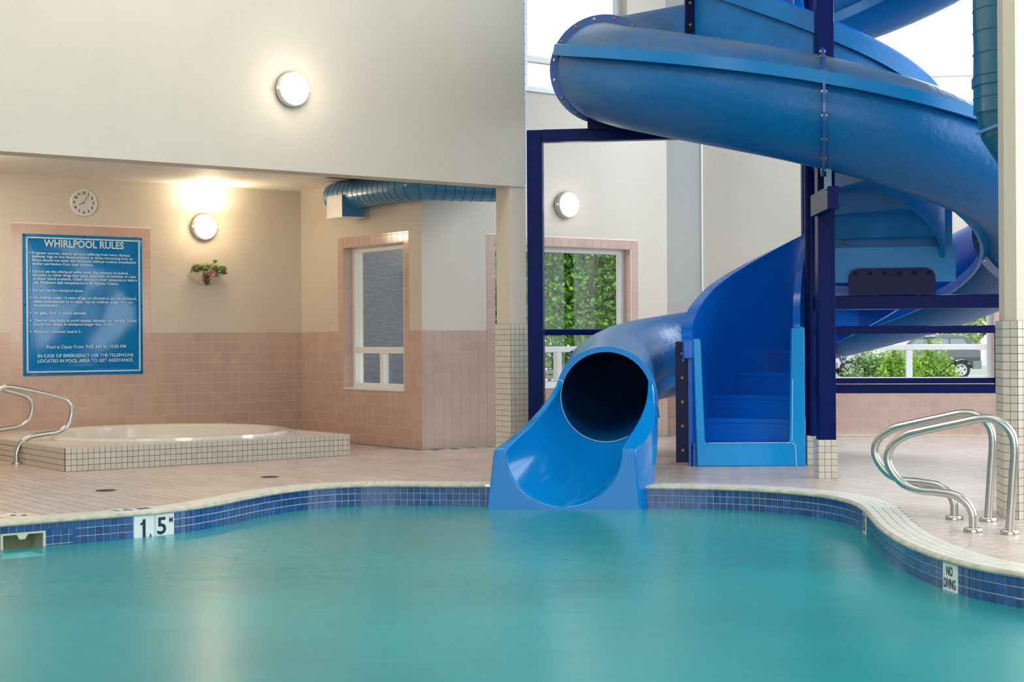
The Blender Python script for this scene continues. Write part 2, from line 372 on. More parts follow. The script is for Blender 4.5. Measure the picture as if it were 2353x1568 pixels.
def reveal_tiles(P, d, hole, sides='lrt', depth=.13):
    "one strip of tiles lining the window reveal"
    n = V((d.y, -d.x)); items = []; u0, z0, u1, z1 = hole; k = int((z1 - z0) / TP)
    def M(u, z, x, y, zz):  # x,y,zz = 3D axes
        c = V((P.x + d.x * u - n.x * depth / 2, P.y + d.y * u - n.y * depth / 2, z))
        return Matrix(((x[0], y[0], zz[0], c.x), (x[1], y[1], zz[1], c.y), (x[2], y[2], zz[2], c.z), (0, 0, 0, 1)))
    d3 = V((d.x, d.y, 0)); n3 = V((n.x, n.y, 0)); up = V((0, 0, 1)); ph = (z1 - z0) / k
    for j in range(k):
        z = z0 + ph * (j + .5)
        if 'l' in sides: items.append((M(u0, z, -n3, up, d3) if False else M(u0, z, n3, -up, n3.cross(-up)), depth - .004, ph - .004))
        if 'r' in sides: items.append((M(u1, z, n3, up, n3.cross(up)), depth - .004, ph - .004))
    kk = int((u1 - u0) / TP); pw = (u1 - u0) / kk
    for j in range(kk):
        u = u0 + pw * (j + .5)
        if 't' in sides: items.append((M(u, z1, d3, n3, -up) if d3.cross(n3).z < 0 else M(u, z1, -d3, n3, -up), pw - .004, depth - .004))
    return items
def window(name, P, d, hole, rail=None, mull=True, bars=(), depth=.13, posts=(), fw=.055):
    n = V((d.y, -d.x)); u0, z0, u1, z1 = hole
    def box(mb, a, b, c, e, o0, o1):
        uc, zc, oc = (a + c) / 2, (b + e) / 2, (o0 + o1) / 2
        mb.box((P.x + d.x * uc + n.x * oc, P.y + d.y * uc + n.y * oc, zc), (d.x * (c - a) / 2, d.y * (c - a) / 2, 0), (0, 0, (e - b) / 2), (n.x * (o1 - o0) / 2, n.y * (o1 - o0) / 2, 0))
    fr = MB(); o0, o1 = -depth - .05, -depth + .015
    box(fr, u0, z0, u0 + fw, z1, o0, o1); box(fr, u1 - fw, z0, u1, z1, o0, o1)
    box(fr, u0 + fw, z0, u1 - fw, z0 + fw, o0, o1); box(fr, u0 + fw, z1 - fw, u1 - fw, z1, o0, o1)
    root = part(name, fr, WHITE, kind='structure')
    i0, i1 = u0 + fw, u1 - fw; vis = []
    def bar(nm, a, b, c, e, oo=.0):
        mb = MB(); box(mb, a, b, c, e, o0 + .005, o1 + oo); bevel_obj(part(nm, mb, WHITE, root), .004, 1)
    def pane(a, b, c, e, k=0):
        mb = MB(); box(mb, a, b, c, e, -depth - .03, -depth - .024); part('pane', mb, GLASS, root)
    if rail:
        bar('sash_rail', i0, rail[0], i1, rail[1], .01)
        um = (u0 + u1) / 2
        if mull: bar('mullion', um - .035, z0 + fw, um + .035, rail[0], .008)
        pane(i0, rail[1], i1, z1 - fw)
        pane(i0, z0 + fw, um - .035, rail[0]); pane(um + .035, z0 + fw, i1, rail[0])
        sill = MB(); box(sill, u0, z0 - .012, u1, z0 + .004, o1, .012); part('window_sill', sill, WHITE, root)
    else:
        for q in posts: bar('mullion', q - .03, z0 + fw, q + .03, z1 - fw, .006)
        for q in bars: bar('transom', i0, q - .035, i1, q + .03, .01)
        us = [i0, *posts, i1]; zs = [z0 + fw, *bars, z1 - fw]
        for a, c in zip(us, us[1:]):
            for b, e in zip(zs, zs[1:]): pane(a, b, c, e)
        sill = MB(); box(sill, u0 - .03, z0 - .03, u1 + .03, z0, -depth, .03); part('window_sill', sill, WHITE, root)
    return root
# ------------------------------------------------------------------ pool outline
def catmull(pts, step=.05, closed=False):
    P = [V(p) for p in pts]; out = []; n = len(P)
    rng = range(n if closed else n - 1)
    for i in rng:
        p0, p1, p2, p3 = (P[(i - 1) % n], P[i], P[(i + 1) % n], P[(i + 2) % n]) if closed else (P[max(i - 1, 0)], P[i], P[i + 1], P[min(i + 2, n - 1)])
        for k in range(16):
            t = k / 16
            out.append(.5 * (2 * p1 + (p2 - p0) * t + (2 * p0 - 5 * p1 + 4 * p2 - p3) * t * t + (3 * p1 - p0 - 3 * p2 + p3) * t ** 3))
    if not closed: out.append(P[-1])
    return resample(out, step, closed)
def resample(pts, step, closed=False):
    if closed: pts = pts + [pts[0]]
    d = [0]
    for a, b in zip(pts, pts[1:]): d.append(d[-1] + (b - a).length)
    n = max(2, round(d[-1] / step)); out = []; j = 0
    for i in range(n + (0 if closed else 1)):
        s = d[-1] * i / n
        while j < len(d) - 2 and d[j + 1] < s: j += 1
        t = (s - d[j]) / max(1e-9, d[j + 1] - d[j]); out.append(pts[j].lerp(pts[j + 1], t))
    return out
EDGE = [(-3.128, 9.285), (-2.913, 9.45), (-2.761, 9.57), (-2.455, 9.80), (-2.227, 10.02), (-2.03, 10.38), (-1.882, 10.80), (-1.718, 11.17), (-1.527, 11.44), (-1.304, 11.60), (-1.127, 11.655), (-.929, 11.665), (-.593, 11.62), (-.21, 11.563), (.399, 11.475), (.951, 11.39), (1.491, 11.27), (1.78, 11.13), (1.98, 10.95), (2.16, 10.72), (2.27, 10.38), (2.29, 10.0), (2.228, 9.45), (2.15, 8.85), (2.118, 8.305), (2.13, 7.939), (2.155, 7.70), (2.193, 7.50), (2.259, 7.292), (2.38, 7.08), (2.6, 6.75), (3.0, 6.1)]
REST = [(3.7, 4.9), (4.2, 3.2), (4.0, .8), (3.0, -1.2), (0, -1.9), (-3.5, -1.6), (-5.6, .8), (-6.2, 4.0), (-5.2, 7.2), (-4.0, 8.62)]
poly = catmull(EDGE + REST, .05, True)
for _ in range(6): poly = [(poly[i - 1] + 2 * poly[i] + poly[(i + 1) % len(poly)]) / 4 for i in range(len(poly))]
poly = resample(poly, .0505, True); NP = len(poly)
def normal_at(i):      # outward (deck side) unit normal; curve runs clockwise
    t = (poly[(i + 1) % NP] - poly[i - 1]).normalized(); return V((-t.y, t.x)), t
NRM = [normal_at(i) for i in range(NP)]
area2 = sum(poly[i].x * poly[(i + 1) % NP].y - poly[(i + 1) % NP].x * poly[i].y for i in range(NP))
SGN = 1 if area2 < 0 else -1
off = lambda i, o: poly[i % NP] + NRM[i % NP][0] * SGN * o
inside_cache = [(p.x, p.y) for p in poly]
def inside(x, y, pl):
    c = False; j = len(pl) - 1
    for i in range(len(pl)):
        xi, yi = pl[i]; xj, yj = pl[j]
        if (yi > y) != (yj > y) and x < (xj - xi) * (y - yi) / (yj - yi) + xi: c = not c
        j = i
    return c
WZ = -.157
COPW = .20
TRENCH = [(-.02, 11.80), (.99, 11.74), (1.203, 13.08), (.25, 13.16)]
# ------------------------------------------------------------------ floor
XL = P690 - A * 9.5
room = [(XL.x, XL.y), (-11.8, -4.0), (8.0, -4.0), (8.0, 16.49), (P1535.x, P1535.y), (P970.x, P970.y), (P690.x, P690.y)]
copout = [off(i, COPW - .02) for i in range(0, NP, 2)]
def tess(name, loops, z, m, kind=None, parent=None):
    vs = [[V((x, y, 0)) for x, y in l] for l in loops]; tri = geometry.tessellate_polygon(vs); flat = [q for l in vs for q in l]
    mb = MB(); mb.add([(q.x, q.y, z) for q in flat], tri)
    me = mb.mesh(name, fix=False)
    bm = bmesh.new(); bm.from_mesh(me)
    for f in bm.faces:
        f.normal_update()
        if f.normal.z < 0: f.normal_flip()
    bm.to_mesh(me); bm.free()
    return mobj(name, me, m, parent, kind=kind)
floor_o = tess('floor', [room, [(p.x, p.y) for p in copout], TRENCH], -.005, FGROUT, kind='structure')
PC = V((-3.819, 13.0)); PL_ = 2.803; PD = 2.69; PH = .203       # whirlpool platform corner, length, depth, height
plat = [PC, PC + A * PL_, PC + A * PL_ + B * PD, PC + B * PD]
cop_in = [(p.x, p.y) for p in [off(i, COPW - .05) for i in range(0, NP, 3)]]
items = []; rw, rl = .1125, .225
for i in range(-170, 190):
    for j in range(-90, 110):
        u = i * rw; v = j * rl + (i % 2) * rl / 2
        c = A * u + B * v
        if c.y < 4 or not inside(c.x, c.y, [(a, b) for a, b in room]): continue
        px, py = proj(c.x, c.y, 0)
        if px < -500 or px > 2900: continue
        if inside(c.x, c.y, cop_in): continue
        q = [(p.x, p.y) for p in plat]
        cs = [c + A * a * .05 + B * b * .105 for a in (-1, 1) for b in (-1, 1)]
        if all(inside(k.x, k.y, q) for k in cs): continue
        if any(inside(k.x, k.y, TRENCH) for k in cs) or inside(c.x + .06, c.y, TRENCH): continue
        if any(not inside(k.x, k.y, room) for k in cs): continue
        if sum(inside(k.x, k.y, cop_in) for k in cs) >= 2 : pass
        items.append((Matrix(((A.x, B.x, 0, c.x), (A.y, B.y, 0, c.y), (0, 0, 1, -.005), (0, 0, 0, 1))), rw - .0095, rl - .006))
place_tiles(items, floor_o, FTILE, t=.005, bev=.0015, occl=lambda x, y: 1100 < x < 1480 or (30 < x < 800 and y < 1050))
# ------------------------------------------------------------------ walls
L1 = 9.5
W1o = P690 - A * L1
sur1 = (L1 - 3.32, TT, L1 - 1.821, 2.331)
wl = wall('wall_left', W1o, A, L1, 0, SZ, tiled=[(0, 0, L1, TT), sur1])
wall_tiles(wl, W1o, A, [(L1 - 4.2, 0, L1, TT), sur1], [(L1 - 3.22, .0, L1 - 1.93, .0)], u0=L1)
L2 = 2.501
h2 = (.944, .59, 2.157, 2.12); s2 = (.833, TT, 2.268, 2.231)
w2 = wall('wall_window_side', P690, -B, L2, 0, ZC, holes=[h2], tiled=[(0, 0, L2, TT), s2])
wall_tiles(w2, P690, -B, [(0, 0, L2, TT), s2], [h2], u0=h2[0])
place_tiles(reveal_tiles(P690, -B, h2), w2, WTILE, t=.004)
L3 = (P1535 - P970).length
h3 = (.918, .59, 2.80, 2.11); s3 = (.807, TT, 2.911, 2.222); h3u = (.3, 3.78, 2.77, 6.3)
w3 = wall('wall_back', P970, A, L3, 0, ZC, holes=[h3, h3u], tiled=[(0, 0, L3, TT), s3])
wall_tiles(w3, P970, A, [(0, 0, L3, TT), s3], [h3], u0=h3[0])
place_tiles(reveal_tiles(P970, A, h3), w3, WTILE, t=.004)
L4 = 6.3
h4 = (1.80, .60, 3.611, 2.11); s4 = (1.69, TT, 3.722, 2.222); h4u = (.95, 3.76, 6.2, 6.4)
P4 = P1535 + V((.04 * .1444, .04 * .9895))
w4 = wall('wall_right', P4, CC, L4, 0, ZC, holes=[h4, h4u], tiled=[(0, 0, L4, TT), s4])
wall_tiles(w4, P4, CC, [(.0, 0, 4.4, TT), s4], [h4], u0=h4[0])
place_tiles(reveal_tiles(P4, CC, h4), w4, WTILE, t=.004)
# pilaster beside the back window, its colour greyed to hold the face's shade
mb = MB(); q0 = P1535 - CN * .0; q = [q0, q0 + CC * .395, q0 + CC * .395 + V((.1444, .9895)) * .05, q0 + V((.1444, .9895)) * .05]
mb.prism([(p.x, p.y) for p in q], 0, ZC); pil = part('trim_1', mb, mat('shaded pilaster tone', (.60, .60, .56), .6, bump=.3, bscale=60, dist=.005), kind='structure')
place_tiles(tile_rects(q0, CC, V((CC.y, -CC.x)), [(0, 0, .395, TT)], [], TP, TP, .0035, v0=TT % TP), pil, WTILE)
mb = MB(); bp_ = q0 + CC * .398; mb.tube([(bp_.x, bp_.y, TT), (bp_.x, bp_.y, ZC)], .012, 6); part('corner_bead', mb, WHITE, pil)
# outer shell: side, rear, ceiling
side_holes = [(1.2, .6, 3.0, 5.6), (3.6, .6, 5.4, 5.6), (6.0, .6, 7.8, 5.6), (8.4, .6, 10.2, 5.6)]
w5 = wall('wall_far_right', V((8.0, 16.49)), V((0, -1)), 20.49, 0, ZC, holes=side_holes)
w6 = wall('wall_rear', V((8.0, -4)), V((-1, 0)), 19.8, 0, ZC, holes=[(2.5, .6, 6.0, 5.4), (6.6, .6, 10.1, 5.4), (10.7, .6, 14.2, 5.4)])
w7 = wall('wall_far_left', V((-11.8, -4)), V((-(-11.8 - XL.x), XL.y + 4)).normalized(), (XL - V((-11.8, -4))).length, 0, ZC)
tess('ceiling', [[(-12.1, -4.3), (8.3, -4.3), (8.3, 16.7), (P1535.x + .1, P1535.y + .25), (P970.x + .1, P970.y + .2), (P690.x, P690.y + .2), (XL.x - .3, XL.y + .2)]], ZC, SOFF, kind='structure')
# header wall in front of the alcove, carried by the mosaic column
mb = MB(); HL = 12.8; HT = .24
def hp(s, o): v = HD + A * s + B * o; return (v.x, v.y)
mb.prism([hp(-HL, .0), hp(.175, .0), hp(.175, HT), hp(-HL, HT)], 2.522, ZC)
hw = part('wall_header', mb, PAINT, kind='structure'); bevel_obj(hw, .02, 3)
mb = MB(); mb.prism([(P690.x - A.x * 9.45, P690.y - A.y * 9.45), hp(-12.6, HT), hp(-.9 + .0, HT), (P970.x, P970.y), (P690.x, P690.y)][::-1], SZ, SZ + .2)
ca_ = part('ceiling_alcove', mb, SOFF, kind='structure')
mb = MB(); _c = P690 - B * 1.9 - A * .33; mb.box((_c.x, _c.y, SZ - .003), (B * .45).to_3d(), (A * .17).to_3d(), (0, 0, .003)); part('patch_board', mb, mat('red brown board', (.30, .09, .03), .7, var=.3, vscale=20), ca_)
sv = V(hp(-.9, HT)); mb = MB(); dd = (P970 - sv).normalized(); nn = V((-dd.y, dd.x))
mb.prism([tuple(sv), tuple(P970), tuple(P970 + nn * .15), tuple(sv + nn * .15)], SZ + .2, ZC); part('wall_upper_return', mb, PAINT, kind='structure')
# ------------------------------------------------------------------ windows
window('window_1', P690, -B, h2, rail=(.968, 1.035))
window('window_2', P970, A, h3, rail=(.965, 1.028))
window('window_3', P970, A, h3u, bars=(4.13,), posts=(1.42,))
window('window_4', P4, CC, h4, rail=(.963, 1.025))
window('window_5', P4, CC, h4u, bars=(4.07,), posts=(4.6,))
for k, h in enumerate(side_holes[:4]): window('window_%d' % (6 + k), V((8.0, 16.49)), V((0, -1)), h, bars=(3.1,), posts=())
# ------------------------------------------------------------------ pool basin, band, coping, water
pool = thing('swimming_pool', (0, 6, -1.4), 'freeform swimming pool with a curved band of cobalt blue waterline tiles', 'pool')
def idx_near(x, y): return min(range(NP), key=lambda i: (poly[i] - V((x, y))).length)
sk0, sk1 = idx_near(-3.24, 9.18), idx_near(-2.755, 9.575)
skl = []; _i = sk0
while _i != sk1: skl.append(_i); _i = (_i + 1) % NP
skl_set = set(skl)
mb = MB(); n = NP; zs = [-.004, -.30, -1.35]
rows = [[(p.x, p.y, z) for p in poly] for z in zs]
SKIP = {i for i in range(NP) if -.2 < poly[i].x < .925 and poly[i].y > 10}
for i in range(NP):
    a_, b_ = poly[i], poly[(i + 1) % NP]; zt = -.165 if i in SKIP else -.004
    if i in skl_set:
        mb.quad((*a_, -.062), (*b_, -.062), (*b_, -.004), (*a_, -.004), m=0); mb.quad((*a_, -.30), (*b_, -.30), (*b_, -.215), (*a_, -.215), m=0)
    else: mb.quad((*a_, -.30), (*b_, -.30), (*b_, zt), (*a_, zt), m=0)
mb.grid([rows[1], rows[2]], close_u=True, m=1)
basin = part('basin', mb, [PGROUT, mat('pale pool plaster', (.50, .72, .68), .7)], pool)
tess('basin_floor', [[(p.x, p.y) for p in poly[::3]]], -1.35, MATS['pale pool plaster'], parent=pool)
iA = idx_near(-2.455, 9.80); iB = idx_near(2.15, 7.66); iC = idx_near(2.285, 9.93)

lo_i, hi_i = idx_near(-4.0, 8.6), idx_near(3.0, 6.1)
if lo_i > hi_i: rng = [k % NP for k in range(lo_i, hi_i + NP)]
else: rng = list(range(lo_i, hi_i))
markers = {}
for nm, i in (('a', iA), ('b', iB), ('c', iC)):
    ln = 6 if nm == 'a' else 3
    for k in range(ln): markers[(i + k) % NP] = nm
skset = set(skl)
def pool_frame(i, o, z, half=.5):
    a_, b_ = poly[i], poly[(i + 1) % NP]; c = (a_ + b_) / 2; t = (b_ - a_).normalized(); nx = V((-t.y, t.x)) * SGN
    nin = -nx; d = V((-nin.y, nin.x))
    return frame_mat((c.x + nin.x * o, c.y + nin.y * o), d, nin, z), (b_ - a_).length
items = []
for i in rng:
    for r_ in range(5):
        if i in markers and r_ < 3: continue
        if i in skset and r_ in (1, 2, 3): continue
        if i in SKIP and r_ < 3: continue
        M, ln = pool_frame(i, 0, -.012 - .025 - r_ * .0508)
        items.append((M, ln - .004, .0465))
place_tiles(items, basin, PTILE, t=.006, bev=.002, occl=lambda x, y: 1115 < x < 1472)
def marker(i, cnt, txts, label):
    a_, b_ = poly[i], poly[(i + cnt) % NP]; c = (a_ + b_) / 2; t = (b_ - a_).normalized(); nin = -V((-t.y, t.x)) * SGN; d = V((-nin.y, nin.x))
    w_ = (b_ - a_).length / (cnt // 3)
    for k in range(cnt // 3):
        cc = c + d * (w_ * (k - (cnt // 3 - 1) / 2))
        F = frame_mat((cc.x, cc.y), d, nin, -.012 - .076)
        me = tile_mesh('marker_tile', w_ - .003, .150, .009, .002, mat('white marker tile', (.80, .84, .84), .2, coat=.3))
        o = bpy.data.objects.new('marker_tile', me); link(o, pool, F); o['label'] = label
        for (tx, x0, x1, y, h) in txts[k]:
          if tx == 'ONE':
            mb = MB(); y0, y1 = y - h / 2, y + h / 2; mb.quad((x0 + .016, y0, .0105), (x1, y0, .0105), (x1, y1, .0105), (x0 + .020, y1, .0105), (x0 + .012, y1 - .020, .0105), (x0, y1 - .026, .0105), (x0, y1 - .040, .0105), (x0 + .016, y1 - .034, .0105)); part('lettering', mb, BLACK, o, M=F)
          else: text_on('lettering', tx, F, x0, x1, y, h, o, BLACK, bold=.02, lift=.0105)
marker(iA, 6, [[('ONE', -.028, .010, -.012, .120), ('.', .040, .052, -.012, .120)], [('5', -.055, .012, -.002, .112), ('M', .035, .062, .028, .036)]], 'white depth tile reading 1.5 M')
marker(iB, 3, [[('NO', -.034, .030, .032, .046), ('DIVING', -.060, .060, -.030, .048)]], 'white tile reading NO DIVING')
marker(iC, 3, [[('1', -.045, -.02, 0, .10), ('5', .005, .055, 0, .10)]], 'white depth tile seen edge on')
# skimmer recess behind the tiles at the left
a_, b_ = poly[sk0], poly[sk1]; t = (b_ - a_).normalized(); nin = -V((-t.y, t.x)) * SGN; d = V((-nin.y, nin.x)); c = (a_ + b_) / 2; hwid = (b_ - a_).length / 2
F = frame_mat((c.x, c.y), d, nin, -.09)
skm = thing('pool_skimmer', (c.x, c.y, -.2), 'pale plastic skimmer mouth set in the left pool wall under one row of blue tiles', 'skimmer')
CRM = mat('yellowed white plastic', (.62, .64, .50), .4)
mb = MB()
for (x0, x1, y0, y1) in [(-.15, -.135, -.12, .03), (.115, .13, -.12, .03), (-.135, .115, .018, .03)]: mb.aabox((x0, y0, .0), (x1, y1, .012))
fo = part('skimmer_frame', mb, CRM, skm, M=F)
mb = MB(); mb.quad((-.05, .018, .012), (-.035, -.012, .014), (.0, -.012, .014), (.02, .018, .012)); mb.quad((-.05, .018, .006), (-.035, -.012, .006), (.0, -.012, .006), (.02, .018, .006)); mb.quad((-.05, .018, .012), (-.035, -.012, .014), (-.035, -.012, .006), (-.05, .018, .006)); mb.quad((.02, .018, .012), (.0, -.012, .014), (.0, -.012, .006), (.02, .018, .006)); part('weir_tab', mb, CRM, skm, M=F)
mb = MB(); mb.aabox((-.135, -.12, -.20), (.115, .018, -.195)); mb.aabox((-.14, -.12, -.20), (-.135, .018, 0)); mb.aabox((.115, -.12, -.20), (.12, .018, 0)); mb.aabox((-.135, .018, -.2), (.115, .022, 0)); part('throat', mb, mat('shadowy green plastic', (.16, .19, .12), .6), skm, M=F)
mb = MB(); mb.aabox((-hwid, -.13, -.002), (-.15, .045, .0)); mb.aabox((.13, -.13, -.002), (hwid, .045, .0)); part('recess_wall', mb, PGROUT, skm, M=F)
mt = tile_mesh('tile', .046, .0465, .005, .002, PTILE)
for x in [-.275, -.225, -.175, .155, .205, .255, .305]:
    for y in (.018, -.032, -.083):
        if abs(x) < hwid + .01: o = bpy.data.objects.new('tile', mt); link(o, skm, F @ Matrix.Translation((x, y, 0)))
# coping: bullnose plus three rows of mosaic
cop = thing('pool_coping', (poly[rng[0]].x, poly[rng[0]].y, 0), 'ivory mosaic coping with a rounded nose following the curved pool edge', 'coping')
mb = MB(); rows = []
prof = [(-.004, -.016), (-.020, -.014), (-.026, -.004), (-.022, .006), (-.010, .0105), (.0, .0115), (.03, .0115)]
runs = [[]]
for i in rng:
    if i in SKIP:
        if runs[-1]: runs.append([])
    else: runs[-1].append(i)
for run in runs:
    if len(run) > 1: mb.grid([[(*off(i, o_), z_ - .001) for o_, z_ in prof] for i in run])
nose = part('nose', mb, NOSE, cop, smooth=True)
mb = MB(); [mb.grid([[(*off(i, .03), .0075), (*off(i, COPW), .0075), (*off(i, COPW), -.006)] for i in run]) for run in runs if len(run) > 1]; bed = part('mortar_bed', mb, CGROUT, cop)
tile_objs = []
cand = []
for i in rng:
    if i in SKIP: continue
    for r_ in range(4):
        o0, o1 = [(-.004, .043), (.047, .096), (.100, .147), (.151, .198)][r_]
        g = .06 if True else 0
        p = [off(i, o0).lerp(off(i + 1, o0), .03), off(i, o0).lerp(off(i + 1, o0), .97), off(i, o1).lerp(off(i + 1, o1), .97), off(i, o1).lerp(off(i + 1, o1), .03)]
        c = sum(p, V((0, 0))) / 4; x, y = proj(c.x, c.y, 0)
        s = -1
        if c.y > 3 and -20 < x < 2370 and not 1115 < x < 1470: s = 1 / c.y ** 3 * (1 if x > 1400 else .8)
        cand.append((s, p))
cand.sort(key=lambda q: -q[0]); rest = MB()
for k, (s, p) in enumerate(cand):
    b = .0016; c = sum(p, V((0, 0))) / 4
    lo = [(q.x, q.y, .006) for q in p]; up = [(q.x + (c.x - q.x) * .05, q.y + (c.y - q.y) * .05, .0125) for q in p]
    tgt = MB() if k < 300 and s > 0 else rest
    tgt.add(lo + up, [(4, 5, 6, 7), (0, 1, 5, 4), (1, 2, 6, 5), (2, 3, 7, 6), (3, 0, 4, 7)])
    if tgt is not rest: part('tile', tgt, CTILE, cop)
part('small_tiles', rest, CTILE, cop, kind='stuff')
# flat depth plates let into the coping
def coping_plate(x, y, txt, ln, label, tsz):
    i = idx_near(x, y); nrm, t = NRM[i]; nrm = nrm * SGN; c = off(i, .122); w_ = .15
    d = V((-nrm.x, -nrm.y)); dx = V((nrm.y, -nrm.x))
    F = Matrix(((dx.x, nrm.x, 0, c.x), (dx.y, nrm.y, 0, c.y), (0, 0, 1, .0125), (0, 0, 0, 1)))
    if F.to_3x3().determinant() < 0: dx = -dx; F = Matrix(((dx.x, nrm.x, 0, c.x), (dx.y, nrm.y, 0, c.y), (0, 0, 1, .0125), (0, 0, 0, 1)))
    me = tile_mesh('deck_plate', ln, w_, .003, .001, mat('pale green deck plate', (.66, .74, .70), .3)); o = bpy.data.objects.new('deck_plate', me); link(o, cop, F); o['label'] = label
    if txt: text_on('lettering', txt, F, -ln * .4, ln * .4, 0, tsz, o, BLACK, bold=.02, lift=.0036)
coping_plate(-2.40, 9.86, '1.5 M', .30, 'flat white depth plate in the coping', .09)
coping_plate(2.28, 9.86, None, .16, 'pale plate let into the coping', .1)
wt_o = tess('water', [[(p.x, p.y) for p in poly[::2]]], WZ, WATER, kind='stuff'); tag(wt_o, 'still turquoise pool water filling the pool to just below the coping', 'water')
# trench around the slide run-out
tr = thing('floor_trench', (.6, 12.4, -.5), 'dark recessed pit in the deck under the slide chute with a cement kerb', 'pit')
mb = MB(); T = TRENCH
for i in range(4):
    a_, b_ = T[i], T[(i + 1) % 4]; mb.quad((*a_, .0), (*b_, .0), (*b_, -.5), (*a_, -.5))
mb.quad(*[(x, y, -.5) for x, y in T]); part('pit_wall', mb, DARKP, tr)
mb = MB(); e0, e1 = V(T[1]), V(T[2]); e0 = e0 + (e0 - e1).normalized() * .06; sd = V(((e1 - e0).y, -(e1 - e0).x)).normalized()
mb.prism([tuple(e0), tuple(e0 + sd * .19), tuple(e1 + sd * .15), tuple(e1)], -.02, .004); part('kerb', mb, CONC, tr)
for k in range(9):
    mb = MB(); a_ = e0.lerp(e1, k / 9); b_ = e0.lerp(e1, (k + .94) / 9)
    mb.prism([tuple(a_ + sd * -.004), tuple(a_ + sd * .0), tuple(b_ + sd * .0), tuple(b_ + sd * -.004)], -.12, .0); part('tile', mb, MOS, tr)
# ================================================================== fittings
UP = V((0, 0, 1))
# ------------------------------------------------------------------ whirlpool platform and tub
pf = thing('whirlpool_platform', (PC.x, PC.y, 0), 'raised cream mosaic platform around the whirlpool below the blue rules sign', 'platform')
mb = MB()
for i in range(4): mb.quad((*plat[i], 0), (*plat[(i + 1) % 4], 0), (*plat[(i + 1) % 4], PH - .004), (*plat[i], PH - .004))
part('body', mb, MGROUT, pf)
tess('top_slab', [[tuple(p) for p in plat], [(-3.43 + 1.19 * cos(2 * pi * k / 48), 14.97 + 1.19 * sin(2 * pi * k / 48)) for k in range(48)]], PH - .004, MGROUT, parent=pf)
mp_ = PH / 4
its = []
nf = V((A.y, -A.x))
its += tile_rects(PC, A, nf, [(0, 0, PL_, PH)], [], .0505, mp_, .0035)
its += tile_rects(PC + B * PD, -B, -A, [(0, 0, PD, PH)], [], .0505, mp_, .0035)
its += tile_rects(PC + A * PL_, B, A, [(0, 0, PD, PH)], [], .0505, mp_, .0035)
place_tiles(its, pf, MOS, t=.004, bev=.0012)
TC = V((-3.43, 14.97)); TR = 1.2; its = []
nu, nv = int(PL_ / .0505), int(PD / .0505)
for i in range(nu):
    for j in range(nv):
        c = PC + A * ((i + .5) * PL_ / nu) + B * ((j + .5) * PD / nv)
        if (c - TC).length < TR + .0: continue
        its.append((Matrix(((A.x, B.x, 0, c.x), (A.y, B.y, 0, c.y), (0, 0, 1, PH - .004), (0, 0, 0, 1))), PL_ / nu - .003, PD / nv - .003))
place_tiles(its, pf, mat('pinkish deck mosaic', (.68, .60, .53), .25, tilevar=.05), t=.004, bev=.001, limit=0)
tub = thing('whirlpool_tub', (TC.x, TC.y, PH), 'round cream whirlpool tub sunk into the mosaic platform', 'whirlpool')
Mt = Matrix.Translation((TC.x, TC.y, 0))
mb = MB(); prof = [(TR + .03, PH + .001), (TR + .02, PH + .028), (TR - .02, PH + .038), (TR - .07, PH + .034), (TR - .10, PH + .012), (TR - .12, PH - .08), (TR - .16, -.25), (TR - .45, -.30), (TR - .5, -.7), (.02, -.75)]
mb.lathe(prof, 72, Mt); o = part('tub_shell', mb, TUBM, tub, smooth=True)
mb = MB(); mb.quad(*[(TC.x + (TR - .125) * cos(2 * pi * k / 64), TC.y + (TR - .125) * sin(2 * pi * k / 64), PH - .10) for k in range(64)]); part('tub_water', mb, TUBW, tub)
th_ = R(195); c = TC + V((cos(th_), sin(th_))) * (TR - .13)
mb = MB(); mb.box((c.x, c.y, PH - .03), (sin(th_) * .06, -cos(th_) * .06, 0), (0, 0, .04), (cos(th_) * .01, sin(th_) * .01, 0)); part('control_plate', mb, WHITE, tub)
for k in range(3):
    mb = MB(); mb.box((c.x - cos(th_) * .012 + sin(th_) * (.04 * k - .04), c.y - sin(th_) * .012 - cos(th_) * (.04 * k - .04), PH - .01), (.005, 0, 0), (0, .005, 0), (0, 0, .005)); part('button', mb, BLACK, tub)
# ------------------------------------------------------------------ sign
F = frame_mat(P690 - A * 3.206, A, nf, .765); SW, SH = 1.283, 1.452
sg = thing('whirlpool_rules_sign', (*(P690 - A * 2.56), .765), 'large blue acrylic sign headed WHIRLPOOL RULES on the tiled left wall', 'sign')
mb = MB(); nx_, ny_ = 26, 30; rows = []
def sz(u, v): return .016 + .006 * sin(u * 5.2 + .6) * sin(v * 3.1 + .4) + .004 * sin(u * 9) * sin(v * 7)
for j in range(ny_ + 1): rows.append([(SW * i / nx_, SH * j / ny_, sz(SW * i / nx_, SH * j / ny_) * (1 if 0 < i < nx_ and 0 < j < ny_ else .6)) for i in range(nx_ + 1)])
mb.grid(rows)
b0 = [(0, 0, .007), (SW, 0, .007), (SW, SH, .007), (0, SH, .007)]; mb.quad(*b0)
part('board', mb, SIGNB, sg, M=F, smooth=True)
Z_ = .0285
mb = MB(); bw = .014; m_ = .032
for (x0, y0, x1, y1) in [(m_, m_, SW - m_, m_ + bw), (m_, SH - m_ - bw, SW - m_, SH - m_), (m_, m_, m_ + bw, SH - m_), (SW - m_ - bw, m_, SW - m_, SH - m_)]:
    mb.aabox((x0, y0, Z_ - .02), (x1, y1, Z_))
part('border', mb, SIGNW, sg, M=F)
def sx_(px): return (px - 125) / 650 * SW
def sy_(y): return SH - (y - 470) / 775 * SH
text_on('lettering', 'WHIRLPOOL RULES', F, sx_(232), sx_(668), sy_(518), .076, sg, SIGNW, bold=.03, lift=Z_)
